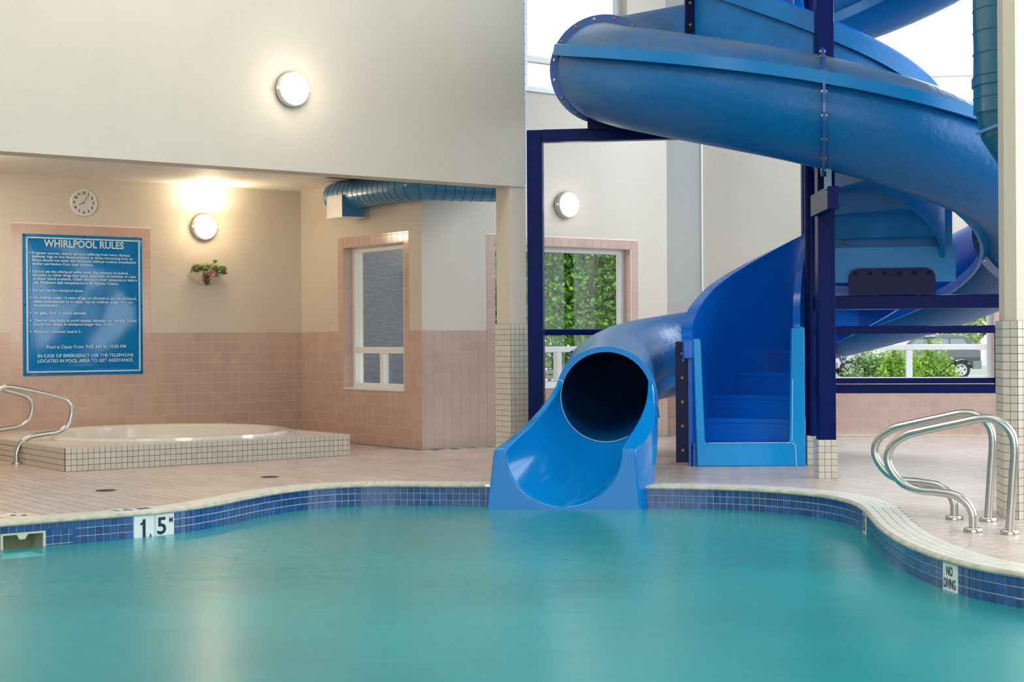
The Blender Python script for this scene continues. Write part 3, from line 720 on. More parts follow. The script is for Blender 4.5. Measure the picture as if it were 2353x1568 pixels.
LN = [(170, 704, 573, 'Pregnant women, elderly persons suffering from heart disease,'), (170, 718, 592, 'diabetes, high or low blood pressure or those recovering from an'),
      (171, 736, 612, 'illness should not enter the whirlpool without medical consultation'), (172, 497, 632, 'and/or permission from their doctors.'),
      (172, 693, 674, 'Do not use the whirlpool while under the influence of alcohol,'), (172, 734, 693, 'narcotics or other drugs that cause sleepiness, drowsiness or raise'),
      (173, 742, 713, 'or lower blood pressure. Check whirlpool water temperature before'), (174, 637, 734, 'use. Maximum safe temperature is 40 degrees Celsius.'),
      (174, 443, 777, 'Do not use the whirlpool alone.'), (175, 738, 817, 'No children under 14 years of age are allowed to use the whirlpool,'),
      (175, 716, 838, 'unless accompanied by an adult. Use by children under 14 is not'), (176, 306, 859, 'recommended.'),
      (176, 457, 901, 'No glass, food or drinks allowed.'), (176, 737, 942, 'Observe time limits to avoid nausea, dizziness and fainting. People'),
      (176, 609, 963, 'should not remain in whirlpool longer than 15 min.'), (177, 430, 1003, 'Maximum swimmer load is 5.')]
for a_, b_, y, tx in LN: text_on('lettering', tx, F, sx_(a_), sx_(b_), sy_(y), .0275, sg, SIGNW, bold=.022, lift=Z_)
for y in (573, 674, 777, 817, 901, 942, 1003):
    mb = MB(); c = (sx_(160), sy_(y)); mb.quad(*[(c[0] + .008 * cos(k * pi / 5), c[1] + .008 * sin(k * pi / 5), Z_) for k in range(10)]); part('bullet', mb, SIGNW, sg, M=F)
text_on('lettering', 'Pool is Open From 9:00 AM to 10:00 PM', F, sx_(245), sx_(676), sy_(1087), .036, sg, SIGNW, bold=.012, lift=Z_)
text_on('lettering', 'IN CASE OF EMERGENCY USE THE TELEPHONE', F, sx_(197), sx_(718), sy_(1136), .034, sg, SIGNW, bold=.018, lift=Z_)
text_on('lettering', 'LOCATED IN POOL AREA TO GET ASSISTANCE.', F, sx_(197), sx_(717), sy_(1164), .034, sg, SIGNW, bold=.018, lift=Z_)
for x, y in [(.015, SH - .015), (SW / 2, SH - .015), (SW - .015, SH - .015), (.015, SH / 2), (SW - .015, SH / 2), (.015, .015), (SW / 2, .05), (SW - .015, .015)]:
    mb = MB(); mb.lathe([(.0, .028), (.006, .027), (.007, .01)], 8, Matrix.Translation((x, y, 0))); part('screw', mb, BLACK, sg, M=F)
# ------------------------------------------------------------------ clock
F = frame_mat(P690 - A * 2.569, A, nf, 2.559)
ck = thing('wall_clock', (*(P690 - A * 2.569), 2.559), 'round white wall clock with black numerals above the blue sign', 'clock')
mb = MB(); mb.lathe([(.0, .0), (.140, .0), (.143, .012), (.140, .032), (.132, .036), (.128, .030)], 48); part('case', mb, WHITE, ck, M=F, smooth=True)
mb = MB(); mb.quad(*[(.129 * cos(k * pi / 24), .129 * sin(k * pi / 24), .029) for k in range(48)]); part('dial', mb, mat('clock dial', (.70, .68, .66), .4), ck, M=F)
for k in range(1, 13):
    an = pi / 2 - k * pi / 6; me = text_mesh(str(k), .038, .0012, 'CENTER')
    for v in me.vertices: v.co = V((v.co.x + .102 * cos(an), v.co.y - .0135 + .102 * sin(an), .0305))
    me.materials.clear(); mobj('numeral', me, BLACK, ck, M=F)
for nm, ln, wd, an in (('minute_hand', .082, .0016, pi / 2 - R(31)), ('hour_hand', .056, .0028, pi / 2 - R(243))):
    mb = MB(); u = V((cos(an), sin(an), 0)); s_ = V((-sin(an), cos(an), 0)); mb.box(u * (ln / 2 - .005) + V((0, 0, .033)), u * (ln / 2 + .005), s_ * wd, V((0, 0, .0006))); part(nm, mb, BLACK, ck, M=F)
mb = MB(); mb.lathe([(0, .036), (.005, .035), (.005, .029)], 12); part('hub', mb, BLACK, ck, M=F)
# ------------------------------------------------------------------ round bulkhead lamps
def lamp(F, label, col, estr, power, plcol):
    loc = F.translation; t = thing('bulkhead_lamp', loc, label, 'lamp', None)
    mb = MB(); mb.lathe([(0, 0), (.146, 0), (.148, .004), (.148, .012)], 40); part('back_gasket', mb, mat('grey gasket', (.16, .14, .12), .6), t, M=F)
    mb = MB(); mb.lathe([(.143, .010), (.145, .014), (.141, .062), (.132, .070), (.124, .066)], 40); part('housing', mb, mat('white cast housing', (.66, .64, .58), .4), t, M=F, smooth=True)
    mb = MB(); mb.lathe([(.127, .064)] + [(.127 * cos(a * pi / 16), .064 + .036 * sin(a * pi / 16)) for a in range(1, 8)] + [(.001, .1)], 40)
    part('diffuser', mb, mat('lit diffuser ' + label[:12], (1, 1, 1), .4, emit=col, estr=estr), t, M=F, smooth=True)
    for pts in ([(.0, .14), (.045, .08), (.05, 0), (.04, -.09), (0, -.14)], [(-.13, .04), (-.04, .055), (.05, .055), (.135, .045)], [(-.125, -.05), (-.04, -.035), (.05, -.03), (.13, -.04)]):
        pp = [V((x, y, .075 + .034 * max(0, 1 - (x * x + y * y) / .0185))) for x, y in pts]
        mb = MB(); mb.tube(pp, .0028, 6); part('guard_wire', mb, mat('white guard wire', (.75, .75, .72), .4), t, M=F)
    for x in (-.147, .147): mb = MB(); mb.aabox((x - .006, -.012, .03), (x + .006, .012, .06)); part('clip', mb, WHITE, t, M=F)
    if estr > 3.5:  # extra upward fill added to brighten the soffit, not part of the fixture
        l = bpy.data.lights.new('soffit_fill', 'AREA'); l.shape = 'DISK'; l.size = .25; l.energy = 8; l.color = (1, .86, .66)
        o = bpy.data.objects.new('soffit_fill', l); link(o, t, F @ Matrix.Translation((0, .16, .16)) @ Matrix.Rotation(R(90), 4, 'X'))
    l = bpy.data.lights.new('lamp_bulb', 'POINT'); l.energy = power; l.color = plcol; l.shadow_soft_size = .10
    o = bpy.data.objects.new('lamp_bulb', l); link(o, t, F @ Matrix.Translation((0, .02, .27)))
lamp(frame_mat(P690 - A * 1.213, A, nf, 2.358), 'round bulkhead lamp above the small wall planter', (1, .93, .80), 4, 11, (1, .74, .45))
lamp(frame_mat(HD - A * 2.264, A, nf, 3.196), 'round caged bulkhead lamp high on the wide cream header wall', (1, .98, .93), 3, 6, (1, .84, .66))
lamp(frame_mat(P970 + A * 1.867, A, nf, 2.560), 'round bulkhead lamp above the back window right of the navy post', (1, 1, 1), 1.6, 2.2, (1, .93, .85))
# ------------------------------------------------------------------ wall planter
F = frame_mat(P690 - A * 1.197, A, nf, 1.868)
wp = thing('wall_planter', (*(P690 - A * 1.197), 1.868), 'half bowl wall planter with green trailing succulents and a pink rosette', 'planter')
mb = MB(); rows = []
for j in range(9):
    a = j / 8 * pi / 2; rows.append([(.185 * cos(a) * cos(b * pi / 16), -.145 * sin(a), .004 + .12 * cos(a) * sin(b * pi / 16)) for b in range(17)])
mb.grid(rows); part('bowl', mb, mat('cream ceramic', (.66, .58, .42), .3, coat=.2), wp, M=F, smooth=True)
mb = MB(); mb.quad(*[(.18 * cos(b * pi / 16), -.01, .004 + .115 * sin(b * pi / 16)) for b in range(17)]); part('soil', mb, mat('dark soil', (.04, .03, .02), .9), wp, M=F)
def leaf(mb, c, d, n_, L_, wd):
    c, d = V(c), V(d).normalized(); s_ = d.cross(V(n_)).normalized(); nn_ = s_.cross(d)
    mb.quad(c, c + d * L_ * .5 + s_ * wd + nn_ * L_ * .05, c + d * L_, c + d * L_ * .5 - s_ * wd + nn_ * L_ * .05)
rg = random.Random(3)
def sprig(name, m, cx, cy, cz, rx, ry, rz, n_, L0, down=0.):
    mb = MB()
    for _ in range(n_):
        c = V((cx + rg.uniform(-rx, rx), cy + rg.uniform(-ry, ry), cz + rg.uniform(-rz, rz)))
        dd_ = V((rg.uniform(-1, 1), rg.uniform(-.4, 1) - down, rg.uniform(0, 1))); leaf(mb, c, dd_, (rg.random() - .5, .3, 1), L0 * rg.uniform(.7, 1.2), L0 * .22)
    part(name, mb, m, wp, M=F)
G1 = mat('yellow green leaf', (.26, .34, .05), .5, tilevar=.4); G2 = mat('dark green leaf', (.04, .10, .03), .5, tilevar=.4); G3 = mat('bright green leaf', (.22, .50, .10), .5); G4 = mat('purple brown leaf', (.11, .035, .03), .5, tilevar=.5)
sprig('foliage', G2, -.10, .02, .08, .09, .03, .04, 170, .03); sprig('foliage', G1, -.02, .045, .09, .15, .025, .04, 190, .025); sprig('foliage', G2, .12, .01, .08, .09, .035, .04, 150, .035)
sprig('foliage', G1, .13, .03, .09, .06, .02, .04, 70, .028)
sprig('trailing_foliage', G4, -.05, -.06, .135, .035, .055, .015, 150, .024, .8); sprig('trailing_foliage', G2, -.035, -.12, .13, .02, .02, .015, 40, .022, .8)
mb = MB()
for k in range(14): an = k * 2.4; leaf(mb, (.075, .09, .09), (cos(an) * .6, .9 + .3 * sin(an), .5), (0, 0, 1), .05, .01)
part('spiky_leaves', mb, G3, wp, M=F)
mb = MB()
for k in range(12): an = k * 2.4; leaf(mb, (.075, -.02, .12), (cos(an), sin(an), .35), (0, 0, 1), .045, .012)
part('spiky_leaves', mb, mat('blue green leaf', (.05, .20, .11), .5), wp, M=F)
mb = MB(); mb.tube([(-.12, .06, .08), (-.09, .045, .1), (-.06, .05, .1)], .004, 6); mb.tube([(.0, .06, .09), (.03, .075, .1), (.06, .09, .1)], .004, 6); mb.tube([(-.02, .05, .1), (.0, .1, .09)], .003, 6); part('twig', mb, mat('dark twig', (.04, .02, .015), .7), wp, M=F)
ro = MB()
for ring, (nn_, ln, tilt) in enumerate([(7, .045, .25), (6, .033, .6), (4, .02, 1.2)]):
    for k in range(nn_):
        an = 2 * pi * k / nn_ + ring * .5; d_ = V((cos(an), sin(an), tilt)).normalized(); s_ = V((-sin(an), cos(an), 0)); c = V((.02, -.02, .135))
        ro.quad(c, c + d_ * ln * .6 - s_ * ln * .4, c + d_ * ln - s_ * ln * .25, c + d_ * ln * 1.08, c + d_ * ln + s_ * ln * .25, c + d_ * ln * .6 + s_ * ln * .4)
part('rosette', ro, mat('dusty pink petal', (.52, .24, .18), .5, tilevar=.2), wp, M=F)
# ------------------------------------------------------------------ handrails
def handrail(P, d, prof, label, group, feet, r=.024):
    t = thing('pool_handrail', (P.x, P.y, 0), label, 'handrail', group)
    pts = [V((P.x + d.x * s, P.y + d.y * s, z)) for s, z in prof]; pts = catmull3(pts, 10)
    mb = MB(); mb.tube(pts, r, 14); part('rail_tube', mb, STEEL, t, smooth=True)
    for s in feet:
        mb = MB(); Mx = Matrix.Translation((P.x + d.x * s, P.y + d.y * s, 0)); mb.lathe([(.026, .026), (.046, .024), (.052, .016), (.052, .001)], 28, Mx); part('escutcheon', mb, STEEL, t, smooth=True)
def catmull3(P, k):
    out = []; n_ = len(P)
    for i in range(n_ - 1):
        p0, p1, p2, p3 = P[max(i - 1, 0)], P[i], P[i + 1], P[min(i + 2, n_ - 1)]
        for j in range(k):
            t = j / k; out.append(.5 * (2 * p1 + (p2 - p0) * t + (2 * p0 - 5 * p1 + 4 * p2 - p3) * t * t + (3 * p1 - p0 - 3 * p2 + p3) * t ** 3))
    out.append(P[-1]); return out
PR = [(0, 0), (0, .05), (-.003, .10), (-.033, .159), (-.099, .202), (-.211, .217), (-.312, .223), (-.401, .257), (-.47, .335), (-.49, .41), (-.458, .483), (-.375, .541), (-.284, .568), (-.085, .615), (.062, .646), (.150, .628), (.212, .569), (.232, .48), (.222, .313), (.204, .05), (.203, .0)]
pB = V((2.611, 8.646)); dB = V((.856, -.517)).normalized()
handrail(pB, dB, PR, 'stainless steel pool handrail at right, the nearer of the pair', 'stainless pool handrails at right', (0, .203))
handrail(V((2.679, 9.248)), dB, PR, 'stainless steel pool handrail at right, the farther of the pair', 'stainless pool handrails at right', (0, .203))
PL = [(0, 0), (0, .05), (.003, .107), (.041, .192), (.129, .244), (.251, .263), (.373, .278), (.456, .319), (.506, .40), (.515, .487), (.478, .555), (.416, .591), (.213, .648), (-.028, .70), (-.107, .70), (-.185, .655), (-.215, .56), (-.215, .4), (-.205, .05), (-.205, 0)]
pl = V((-4.517, 13.867))
handrail(pl, A, PL, 'stainless steel handrail at the near left corner of the whirlpool platform', 'whirlpool handrails', (0, -.205))
handrail(pl + B * 1.12 + A * .02, A, PL, 'stainless steel whirlpool handrail cut by the left edge, behind the other', 'whirlpool handrails', (0, -.205))
# ------------------------------------------------------------------ floor drains and lid
def drain(x, y, label):
    t = thing('floor_drain', (x, y, 0), label, 'drain'); Mx = Matrix.Translation((x, y, 0))
    mb = MB(); mb.lathe([(.075, .0), (.072, .004), (.062, .004), (.060, .001), (.001, .001)], 28, Mx); part('rim', mb, mat('tarnished drain', (.10, .08, .06), .5, metal=.5), t)
    for k in range(-4, 5):
        h = sqrt(max(0, .058 ** 2 - (k * .013) ** 2)); mb = MB(); mb.aabox((x - h, y + k * .013 - .003, .001), (x + h, y + k * .013 + .003, .0045)); part('bar', mb, mat('tarnished drain', (0, 0, 0)), t)
drain(-3.033, 11.346, 'small dark floor drain nearest the 1.5 M depth marker'); drain(-1.976, 12.386, 'small dark floor drain left of the blue slide')
ld = thing('deck_lid', (-3.14, 9.66, 0), 'round cream plastic access lid in the deck at the lower left', 'lid'); Mx = Matrix.Translation((-3.122, 9.62, 0))
LIDM = mat('aged cream plastic', (.66, .60, .46), .45)
mb = MB(); mb.lathe([(.135, .0), (.133, .016), (.122, .018), (.12, .014), (.02, .015), (.001, .015)], 36, Mx); part('cover', mb, LIDM, ld, smooth=True)
for dx in (-.035, .035): mb = MB(); mb.aabox((-3.122 + dx - .015, 9.62 - .006, .014), (-3.122 + dx + .015, 9.62 + .006, .019)); part('grip_slot', mb, BLACK, ld)
# ------------------------------------------------------------------ columns
def column(base_poly, inset, faces, label, top, name='mosaic_column'):
    c = sum((V(p) for p in base_poly), V((0, 0))) / len(base_poly); t = thing(name, (c.x, c.y, 0), label, 'column')
    mb = MB(); mb.prism([tuple(p) for p in base_poly], 0, 1.252); part('base', mb, MGROUT, t)
    pp = [tuple(V(p) + (c - V(p)).normalized() * inset) for p in base_poly]
    mb = MB(); mb.prism(pp, 1.252, top); o = part('shaft', mb, PAINTS, t); bevel_obj(o, .022, 3)
    its = []
    for P, d, L_ in faces:
        n_ = V((d.y, -d.x)); its += tile_rects(P, d, n_, [(0, 0, L_, 1.252)], [], L_ / round(L_ / .05), 1.252 / 25, .0035)
    for k in range(1): pass
    place_tiles(its, t, MOS, t=.004, bev=.0012, occl=lambda x, y: False)
cw, cdp = .20, .24
cp = [HD + B * 0, HD + A * cw, HD + A * cw + B * cdp, HD + B * cdp]
column(cp, .016, [(HD, A, cw), (HD + B * cdp, -B, cdp)], 'square column with cream mosaic base left of the blue slide', 2.53)
C0 = V((3.052, 9.20)); C1 = C0 + B * .10; C2 = C1 + V((.144, .99)) * .26; C3 = C0 + A * .34
column([C0, C3, C3 + B * .4, C2], .03, [(C0, A, .35), (C1, -B, .10)], 'tall cream column with mosaic base at the right edge', ZC) if False else None
rc = thing('mosaic_column', (3.2, 9.4, 0), 'tall cream column with mosaic base at the right edge beside the handrails', 'column')
cpoly = [C0, C3, C3 + B * .35, C1 + B * .25, C1]
cpoly = [C0, C3, C3 + B * .36, C2 + V((.0, .0)), C1]
mb = MB(); mb.prism([tuple(p) for p in cpoly], 0, 1.205); part('base', mb, MGROUT, rc)
cc = sum(cpoly, V((0, 0))) / 5; mb = MB(); mb.prism([tuple(p + (cc - p).normalized() * .026) for p in cpoly], 1.205, ZC); bevel_obj(part('shaft', mb, PAINTS, rc), .03, 3)
its = []
for P, d, L_ in [(C0, A, .34), (C1, (C0 - C1).normalized(), .10), (C2, (C1 - C2).normalized(), (C2 - C1).length)]:
    its += tile_rects(P, d, V((d.y, -d.x)), [(0, 0, L_, 1.205)], [], L_ / round(L_ / .05), 1.205 / 24, .0035)
place_tiles(its, rc, MOS, t=.004, bev=.0012)
# ------------------------------------------------------------------ ducts
def duct(name, pts, r, m, label, pitch=.11, seam=.0035, loc=None, taper=None):
    t = thing(name, loc or pts[0], label, 'duct'); P = [V(p) for p in pts]
    P = resample3(P, .05); mb = MB(); mb.tube(P, r, 28); part('duct_pipe', mb, m, t, smooth=True)
    d = 0
    for a_, b_ in zip(P, P[1:]):
        d += (b_ - a_).length
        if d >= pitch:
            d = 0; ax = (b_ - a_).normalized(); q = ax.to_track_quat('Z', 'Y').to_matrix().to_4x4(); q.translation = b_
            mb = MB(); mb.lathe([(r - .001, -.006), (r + seam, -.003), (r + seam, .003), (r - .001, .006)], 28, q); part('seam', mb, SEAM if m is not DUCTV else mat('duct seam light', (.07, .24, .5), .3), t)
    return t
def resample3(P, st):
    d = [0]
    for a_, b_ in zip(P, P[1:]): d.append(d[-1] + (b_ - a_).length)
    n_ = max(2, round(d[-1] / st)); out = []; j = 0
    for i in range(n_ + 1):
        s = d[-1] * i / n_
        while j < len(d) - 2 and d[j + 1] < s: j += 1
        out.append(P[j].lerp(P[j + 1], (s - d[j]) / max(1e-9, d[j + 1] - d[j])))
    return out
w2p = lambda s, o: P690 - B * s - A * o
D0 = w2p(1.08, .175); D1 = w2p(2.35, .175)
dz = 2.655
dp = [V((*D0, dz)), V((*D1, dz))]
el = [V((*D1, dz)), V((*w2p(2.52, .165), dz)), V((*(w2p(2.66, .10)), dz)), V((-.70, 15.27, dz)), V((-.45, 15.36, dz))]
dk = duct('ventilation_duct', [dp[0], dp[1]] + [p for p in catmull3(el, 8)][1:] + [V((-.15, 15.46, dz)), V((.02, 15.5, dz))], .15, DUCT, 'blue spiral duct running under the alcove soffit past the window', pitch=.075)
mb = MB(); bx = w2p(1.34, .30); 
for nm, mm in (('outlet_box', DUCT),):
    c = V((*w2p(1.36, .215), 2.525)); mb.box(c, -B.to_3d() * .16, A.to_3d() * .13, UP * .115); part(nm, mb, mm, dk)
mb = MB(); c = V((*w2p(1.36, .215), 2.525)) - A.to_3d() * .1315; mb.box(c, B.to_3d() * .160, A.to_3d() * .001, UP * .115); part('outlet_lit_side', mb, DUCTG, dk, label='pale sheet standing in for lamp light on the box side')  # lamp light on this side of the box is put into a pale sheet
mb = MB(); c = V((*w2p(1.36, .215), 2.408)); mb.box(c, B.to_3d() * .165, A.to_3d() * .135, UP * .006); part('outlet_grille', mb, WHITE, dk)
for k in range(3):
    mb = MB(); c = V((*w2p(1.22 + .13 * k, .348), 2.62)); mb.box(c, B.to_3d() * .003, A.to_3d() * .003, UP * .003); part('rivet', mb, BLACK, dk)
mb = MB(); c = w2p(1.22, .175); mb.tube([(c.x, c.y, 2.80), (c.x, c.y, 2.825)], .006, 6); part('hanger', mb, BLACK, dk)
duct('vertical_duct', [V((.0, 15.22, 2.66)), V((.0, 15.22, 4.0)), V((.0, 15.22, 6.9))], .148, DUCTV, 'bright blue vertical duct just behind the edge of the header wall', pitch=.075)
Dx, Dy, dr = 3.405, 10.30, .265
vd = duct('vertical_duct', [V((Dx, Dy, 6.9)), V((Dx, Dy, 2.62))], dr, DUCTR, 'wide teal duct hanging down beside the right column', pitch=.105, seam=.004)
gs = [V((Dx, Dy, 2.74)), V((Dx + .02, Dy, 2.58)), V((Dx + .12, Dy, 2.40)), V((Dx + .30, Dy, 2.28)), V((Dx + .50, Dy, 2.23)), V((Dx + 1.1, Dy, 2.23))]
mb = MB(); mb.tube(resample3(gs, .2), dr + .004, 28); part('elbow', mb, DUCTR, vd, smooth=False)
for i in (1, 2, 3):
    ax = (gs[i + 1] - gs[i - 1]).normalized(); q = ax.to_track_quat('Z', 'Y').to_matrix().to_4x4(); q.translation = gs[i]
    mb = MB(); mb.lathe([(dr, -.012), (dr + .02, -.006), (dr + .02, .006), (dr, .012)], 32, q); part('elbow_seam', mb, DUCTV, vd)
mb = MB(); q = Matrix.Translation((Dx, Dy, 2.83)); mb.lathe([(dr + .002, -.03), (dr + .012, -.028), (dr + .012, .028), (dr + .002, .03)], 32, q); part('clamp_band', mb, DUCTR, vd)
# ================================================================== water slide
O2 = V((2.62, 13.20)); HR = 1.80; TRR = .41
ZB = [(-400, 5.6), (-237, 4.26), (-208, 4.01), (-150, 3.52), (-90, 3.02), (0, 2.32), (105, 1.37), (135, 1.12), (162, .91), (185, .74), (205, .58)]
def zb(u):
    for (a, x), (b, y) in zip(ZB, ZB[1:]):
        if u <= b: return x + (y - x) * (u - a) / (b - a)
    return ZB[-1][1]
def zbs(u): return sum(zb(min(205, u + k * 6)) for k in range(-3, 4)) / 7
path = []
for k in list(range(-395, -10, 5)) + [-9] + list(range(-5, 206, 5)):
    ph = R(-90 + k); path.append((V((O2.x + HR * cos(ph), O2.y + HR * sin(ph), (zbs(k) if k < 190 else zb(k)) + .41)), k))
ext = [V((1.44, 14.66, .93)), V((1.12, 14.29, .87)), V((.90, 13.6, .79)), V((.80, 12.8, .72)), V((.745, 12.1, .65))]
cp3 = catmull3([path[-1][0]] + ext, 6)
for i, p in enumerate(cp3[1:]): path.append((p, 205 + i + 1))
PP = [p for p, _ in path]; NPATH = len(PP)
FR = []
for i, p in enumerate(PP):
    t = (PP[min(i + 1, NPATH - 1)] - PP[max(i - 1, 0)]).normalized(); o_ = V((t.y, -t.x, 0)).normalized(); up = o_.cross(t).normalized()
    if up.z < 0: up = -up
    FR.append((p, t, o_, up))        # o_ points to the outer side of the turn
def idx_u(u): return min(range(NPATH), key=lambda i: abs(path[i][1] - u))
def tr_r(i): return TRR if path[i][1] <= 160 else max(.395, TRR - .015 * (path[i][1] - 160) / 45)
slide = thing('water_slide', (.8, 12.6, 0), 'blue spiral tube water slide ending in an open chute over the pool', 'water slide')
def section(i0, i1):
    NS = 40; mb = MB(); outer = []; inner = []
    for i in range(i0, i1 + 1):
        p, t, o_, up = FR[i]; r = tr_r(i)
        outer.append([p + r * (cos(2 * pi * k / NS) * o_ + sin(2 * pi * k / NS) * up) for k in range(NS)])
        inner.append([p + (r - .03) * (cos(2 * pi * k / NS) * o_ + sin(2 * pi * k / NS) * up) for k in range(NS)])
    mb.grid(outer, close_u=True); mb.grid([list(reversed(q)) for q in inner], close_u=True)
    for e in (0, -1):
        for k in range(NS): k2 = (k + 1) % NS; mb.quad(outer[e][k], outer[e][k2], inner[e][k2], inner[e][k])
    return part('tube_section', mb, SLIDE, slide, smooth=True)
JU = [-395, -270, -180, -93, -9, 82, 160]; jidx = [idx_u(u) for u in JU] + [NPATH - 1]
for a_, b_ in zip(jidx, jidx[1:]): section(a_, b_)
BETA = R(27)
def lip(i0, i1, side, dirt=False):
    rows = []
    for i in range(i0, i1 + 1):
        p, t, o_, up = FR[i]; r = tr_r(i)
        bt = BETA
        if path[i][1] > 200: bt = R(27 - 7 * (i - idx_u(200)) / (NPATH - idx_u(200)))
        e = (o_ * cos(bt) + up * sin(bt)) * side; q = p + e * r; so = o_ * side
        ex = .03 if side > 0 and -95 < path[i][1] < 40 else 0; rows.append([q - so * .03 + up * .045, q + so * (.045 + ex) + up * .045, q + so * (.058 + ex) - up * .045, q + so * (.03 + ex) - up * .048, q - so * .02 - up * .01])
    mb = MB(); mb.grid(rows, close_u=True); mb.quad(*rows[0]); mb.quad(*reversed(rows[-1])); part('seam_lip', mb, mat('lip blue', (.001, .17, .45), .3, spec=.3), slide, smooth=True)
for a_, b_ in zip(jidx, jidx[1:]):
    lip(a_, b_ - (13 if b_ == NPATH - 1 else 0), 1); lip(a_, b_ - (1 if b_ == NPATH - 1 else 0), -1)
def ring(i, R0, R1, wd, name='joint_flange', bolts=16, m=None):
    p, t, o_, up = FR[i]
    if i < NPATH - 1: t = V((t.x, t.y, 0)).normalized(); up = UP.copy()
    M = Matrix(((o_.x, up.x, -t.x, p.x), (o_.y, up.y, -t.y, p.y), (o_.z, up.z, -t.z, p.z), (0, 0, 0, 1)))
    if M.to_3x3().determinant() < 0: M = Matrix(((o_.x, up.x, t.x, p.x), (o_.y, up.y, t.y, p.y), (o_.z, up.z, t.z, p.z), (0, 0, 0, 1)))
    mb = MB(); mb.lathe([(R0, -wd), (R1, -wd), (R1, wd), (R0, wd), (R0, -wd)], 48, M); f = part(name, mb, m or mat('flange blue', (.006, .07, .30), .3, coat=.3), slide)
    for k in range(bolts):
        an = 2 * pi * (k + .5) / bolts; rb = (R0 + R1) / 2 + .008
        bm_ = MB(); bm_.lathe([(0, -wd - .014), (.007, -wd - .014), (.009, -wd - .008), (.014, -wd - .006), (.014, wd + .006), (.009, wd + .008), (.007, wd + .012), (0, wd + .012)], 8, M @ Matrix.Translation((rb * cos(an), rb * sin(an), 0)))
        part('bolt', bm_, BOLT if k % 3 else BOLTS, f)
for u in JU[1:]: ring(idx_u(u), TRR - .01, TRR + .072, .010)
# mouth ring
p, t, o_, up = FR[-1]
ring(NPATH - 1, .358, .405, .012, 'mouth_ring', 0, CHUTE)
# open chute
E0 = p; E1 = V((.376, 11.30, .29)); NSEC = 14; NA = 28
def chute_rows():
    inn, rim, out = [], [], []
    r0 = .362; r1 = .43
    for s in range(NSEC + 1):
        t_ = s / NSEC; e = t_ * t_ * (3 - 2 * t_)
        c = E0.lerp(E1, t_) + V((.06 * sin(pi * t_), 0, 0)); c.z = E0.z + (E1.z - E0.z) * (t_ ** .92)
        r = r0 + (r1 - r0) * t_
        ax = V((-1, -.06, 0)).lerp(V((-1, .06, 0)), t_).normalized() # to image left
        # the seam starts banked and levels out at the end
        al = R(-20) * (1 - t_) ** .7 ; ar = R(24) * (1 - t_) ** .7
        ri, ro_ = [], []
        for k in range(NA + 1):
            f = k / NA; a = al + f * (pi + ar - al)       # al: left rim angle above horizon is negative
            x_, z_ = cos(a), -sin(a)
            ri.append(c + ax * (r * x_) + UP * (r * z_))
            # outer skin: offset circle morphing into a flared box
            oc = c + ax * ((r + .04) * x_) + UP * ((r + .04) * z_)
            hw = .52 + .0 ; ztop = .0
            if f < .3: g = f / .3; bx_ = c + ax * (hw + .075 * g) + UP * (-.62 * g)
            elif f > .7: g = (1 - f) / .3; bx_ = c - ax * (hw + .055 * g + .01) + UP * (-.62 * g)
            else: g = (f - .3) / .4; bx_ = c + ax * ((hw + .07) * (1 - 2 * g)) + UP * -.62
            ro_.append(oc.lerp(bx_, e))
        inn.append(ri); out.append(ro_)
        wl_ = .045 + .0 * t_
    return inn, out
inn, out = chute_rows()
mb = MB(); rows = []
for ri, ro_ in zip(inn, out):
    # one closed loop: inner profile left to right, rim, then outer back
    rows.append(ri + list(reversed(ro_)))
mb.grid(rows, close_u=True)
for e in (0, -1):
    for k in range(NA): mb.quad(inn[e][k], inn[e][k + 1], out[e][k + 1], out[e][k])
ch = part('open_chute', mb, CHUTE, slide, smooth=True); bevel_obj(ch, .012, 3)
mb = MB(); mb.tube([q + UP * .001 for q in inn[0]], .0025, 6); part('sealant_line', mb, SLINE, slide)
for q in (inn[0][0], inn[0][-1]):
    d_ = (q - E0).normalized(); mb = MB(); mb.tube([q - V((0, .014, 0)) , q + d_ * .045 - V((0, .016, 0))], .003, 6); part('sealant_line', mb, SLINE, slide)
for q in (V((1.02, 12.0, .02)), V((.97, 11.75, .03))): pass
# ================================================================== spiral stair
st = thing('spiral_staircase', (2.1, 13.3, 0), 'blue moulded fibreglass spiral staircase climbing inside the slide', 'staircase')
STEPA = [0, 20, 39, 58, 78, 100, 122, 144, 167, 190, 212, 235, 258, 281, 304, 327, 350, 373, 396]
def tread(al):
    k = sum(1 for a in STEPA if a <= al); return .2 * k
TOPA = [(0, 1.06), (4, 1.13), (10, 1.2), (20, 1.29), (45, 1.57), (90, 2.0), (150, 2.55), (210, 3.07), (270, 3.58), (345, 4.25), (420, 4.95)]
def lin(T_, x):
    for (a, p_), (b, q_) in zip(T_, T_[1:]):
        if x <= b: return p_ + (q_ - p_) * (x - a) / (b - a)
    return T_[-1][1]
def sp(al, r, z): ph = R(180 - al); return V((O2.x + r * cos(ph), O2.y + r * sin(ph), z))
RI, RO = .17, 1.07
SP_ = [(a, .2 * k) for k, a in enumerate(STEPA)]
def soff(al): return 0 if al < 60 else lin(SP_, al)
for k, a0 in enumerate(STEPA[:-1]):
    a1 = STEPA[k + 1]; z = .2 * (k + 1); mb = MB(); na = 6; th = .045
    def slab(b0, b1, za, zb_):
        rows = []
        for j in range(na + 1):
            al = b0 + (b1 - b0) * j / na; rows.append([sp(al, RI, za), sp(al, RO, za), sp(al, RO, zb_), sp(al, RI, zb_)])
        mb.grid(rows, close_u=True); mb.quad(*rows[0]); mb.quad(*reversed(rows[-1]))
    slab(a0, a1 + 2.2, z - th, z); na = 1; slab(a0, a0 + 2.2, z - .2 if k else 0, z - th * .9)
    o = part('step', mb, STAIR if k < 8 else STAIRU, st); bevel_obj(o, .012, 2)
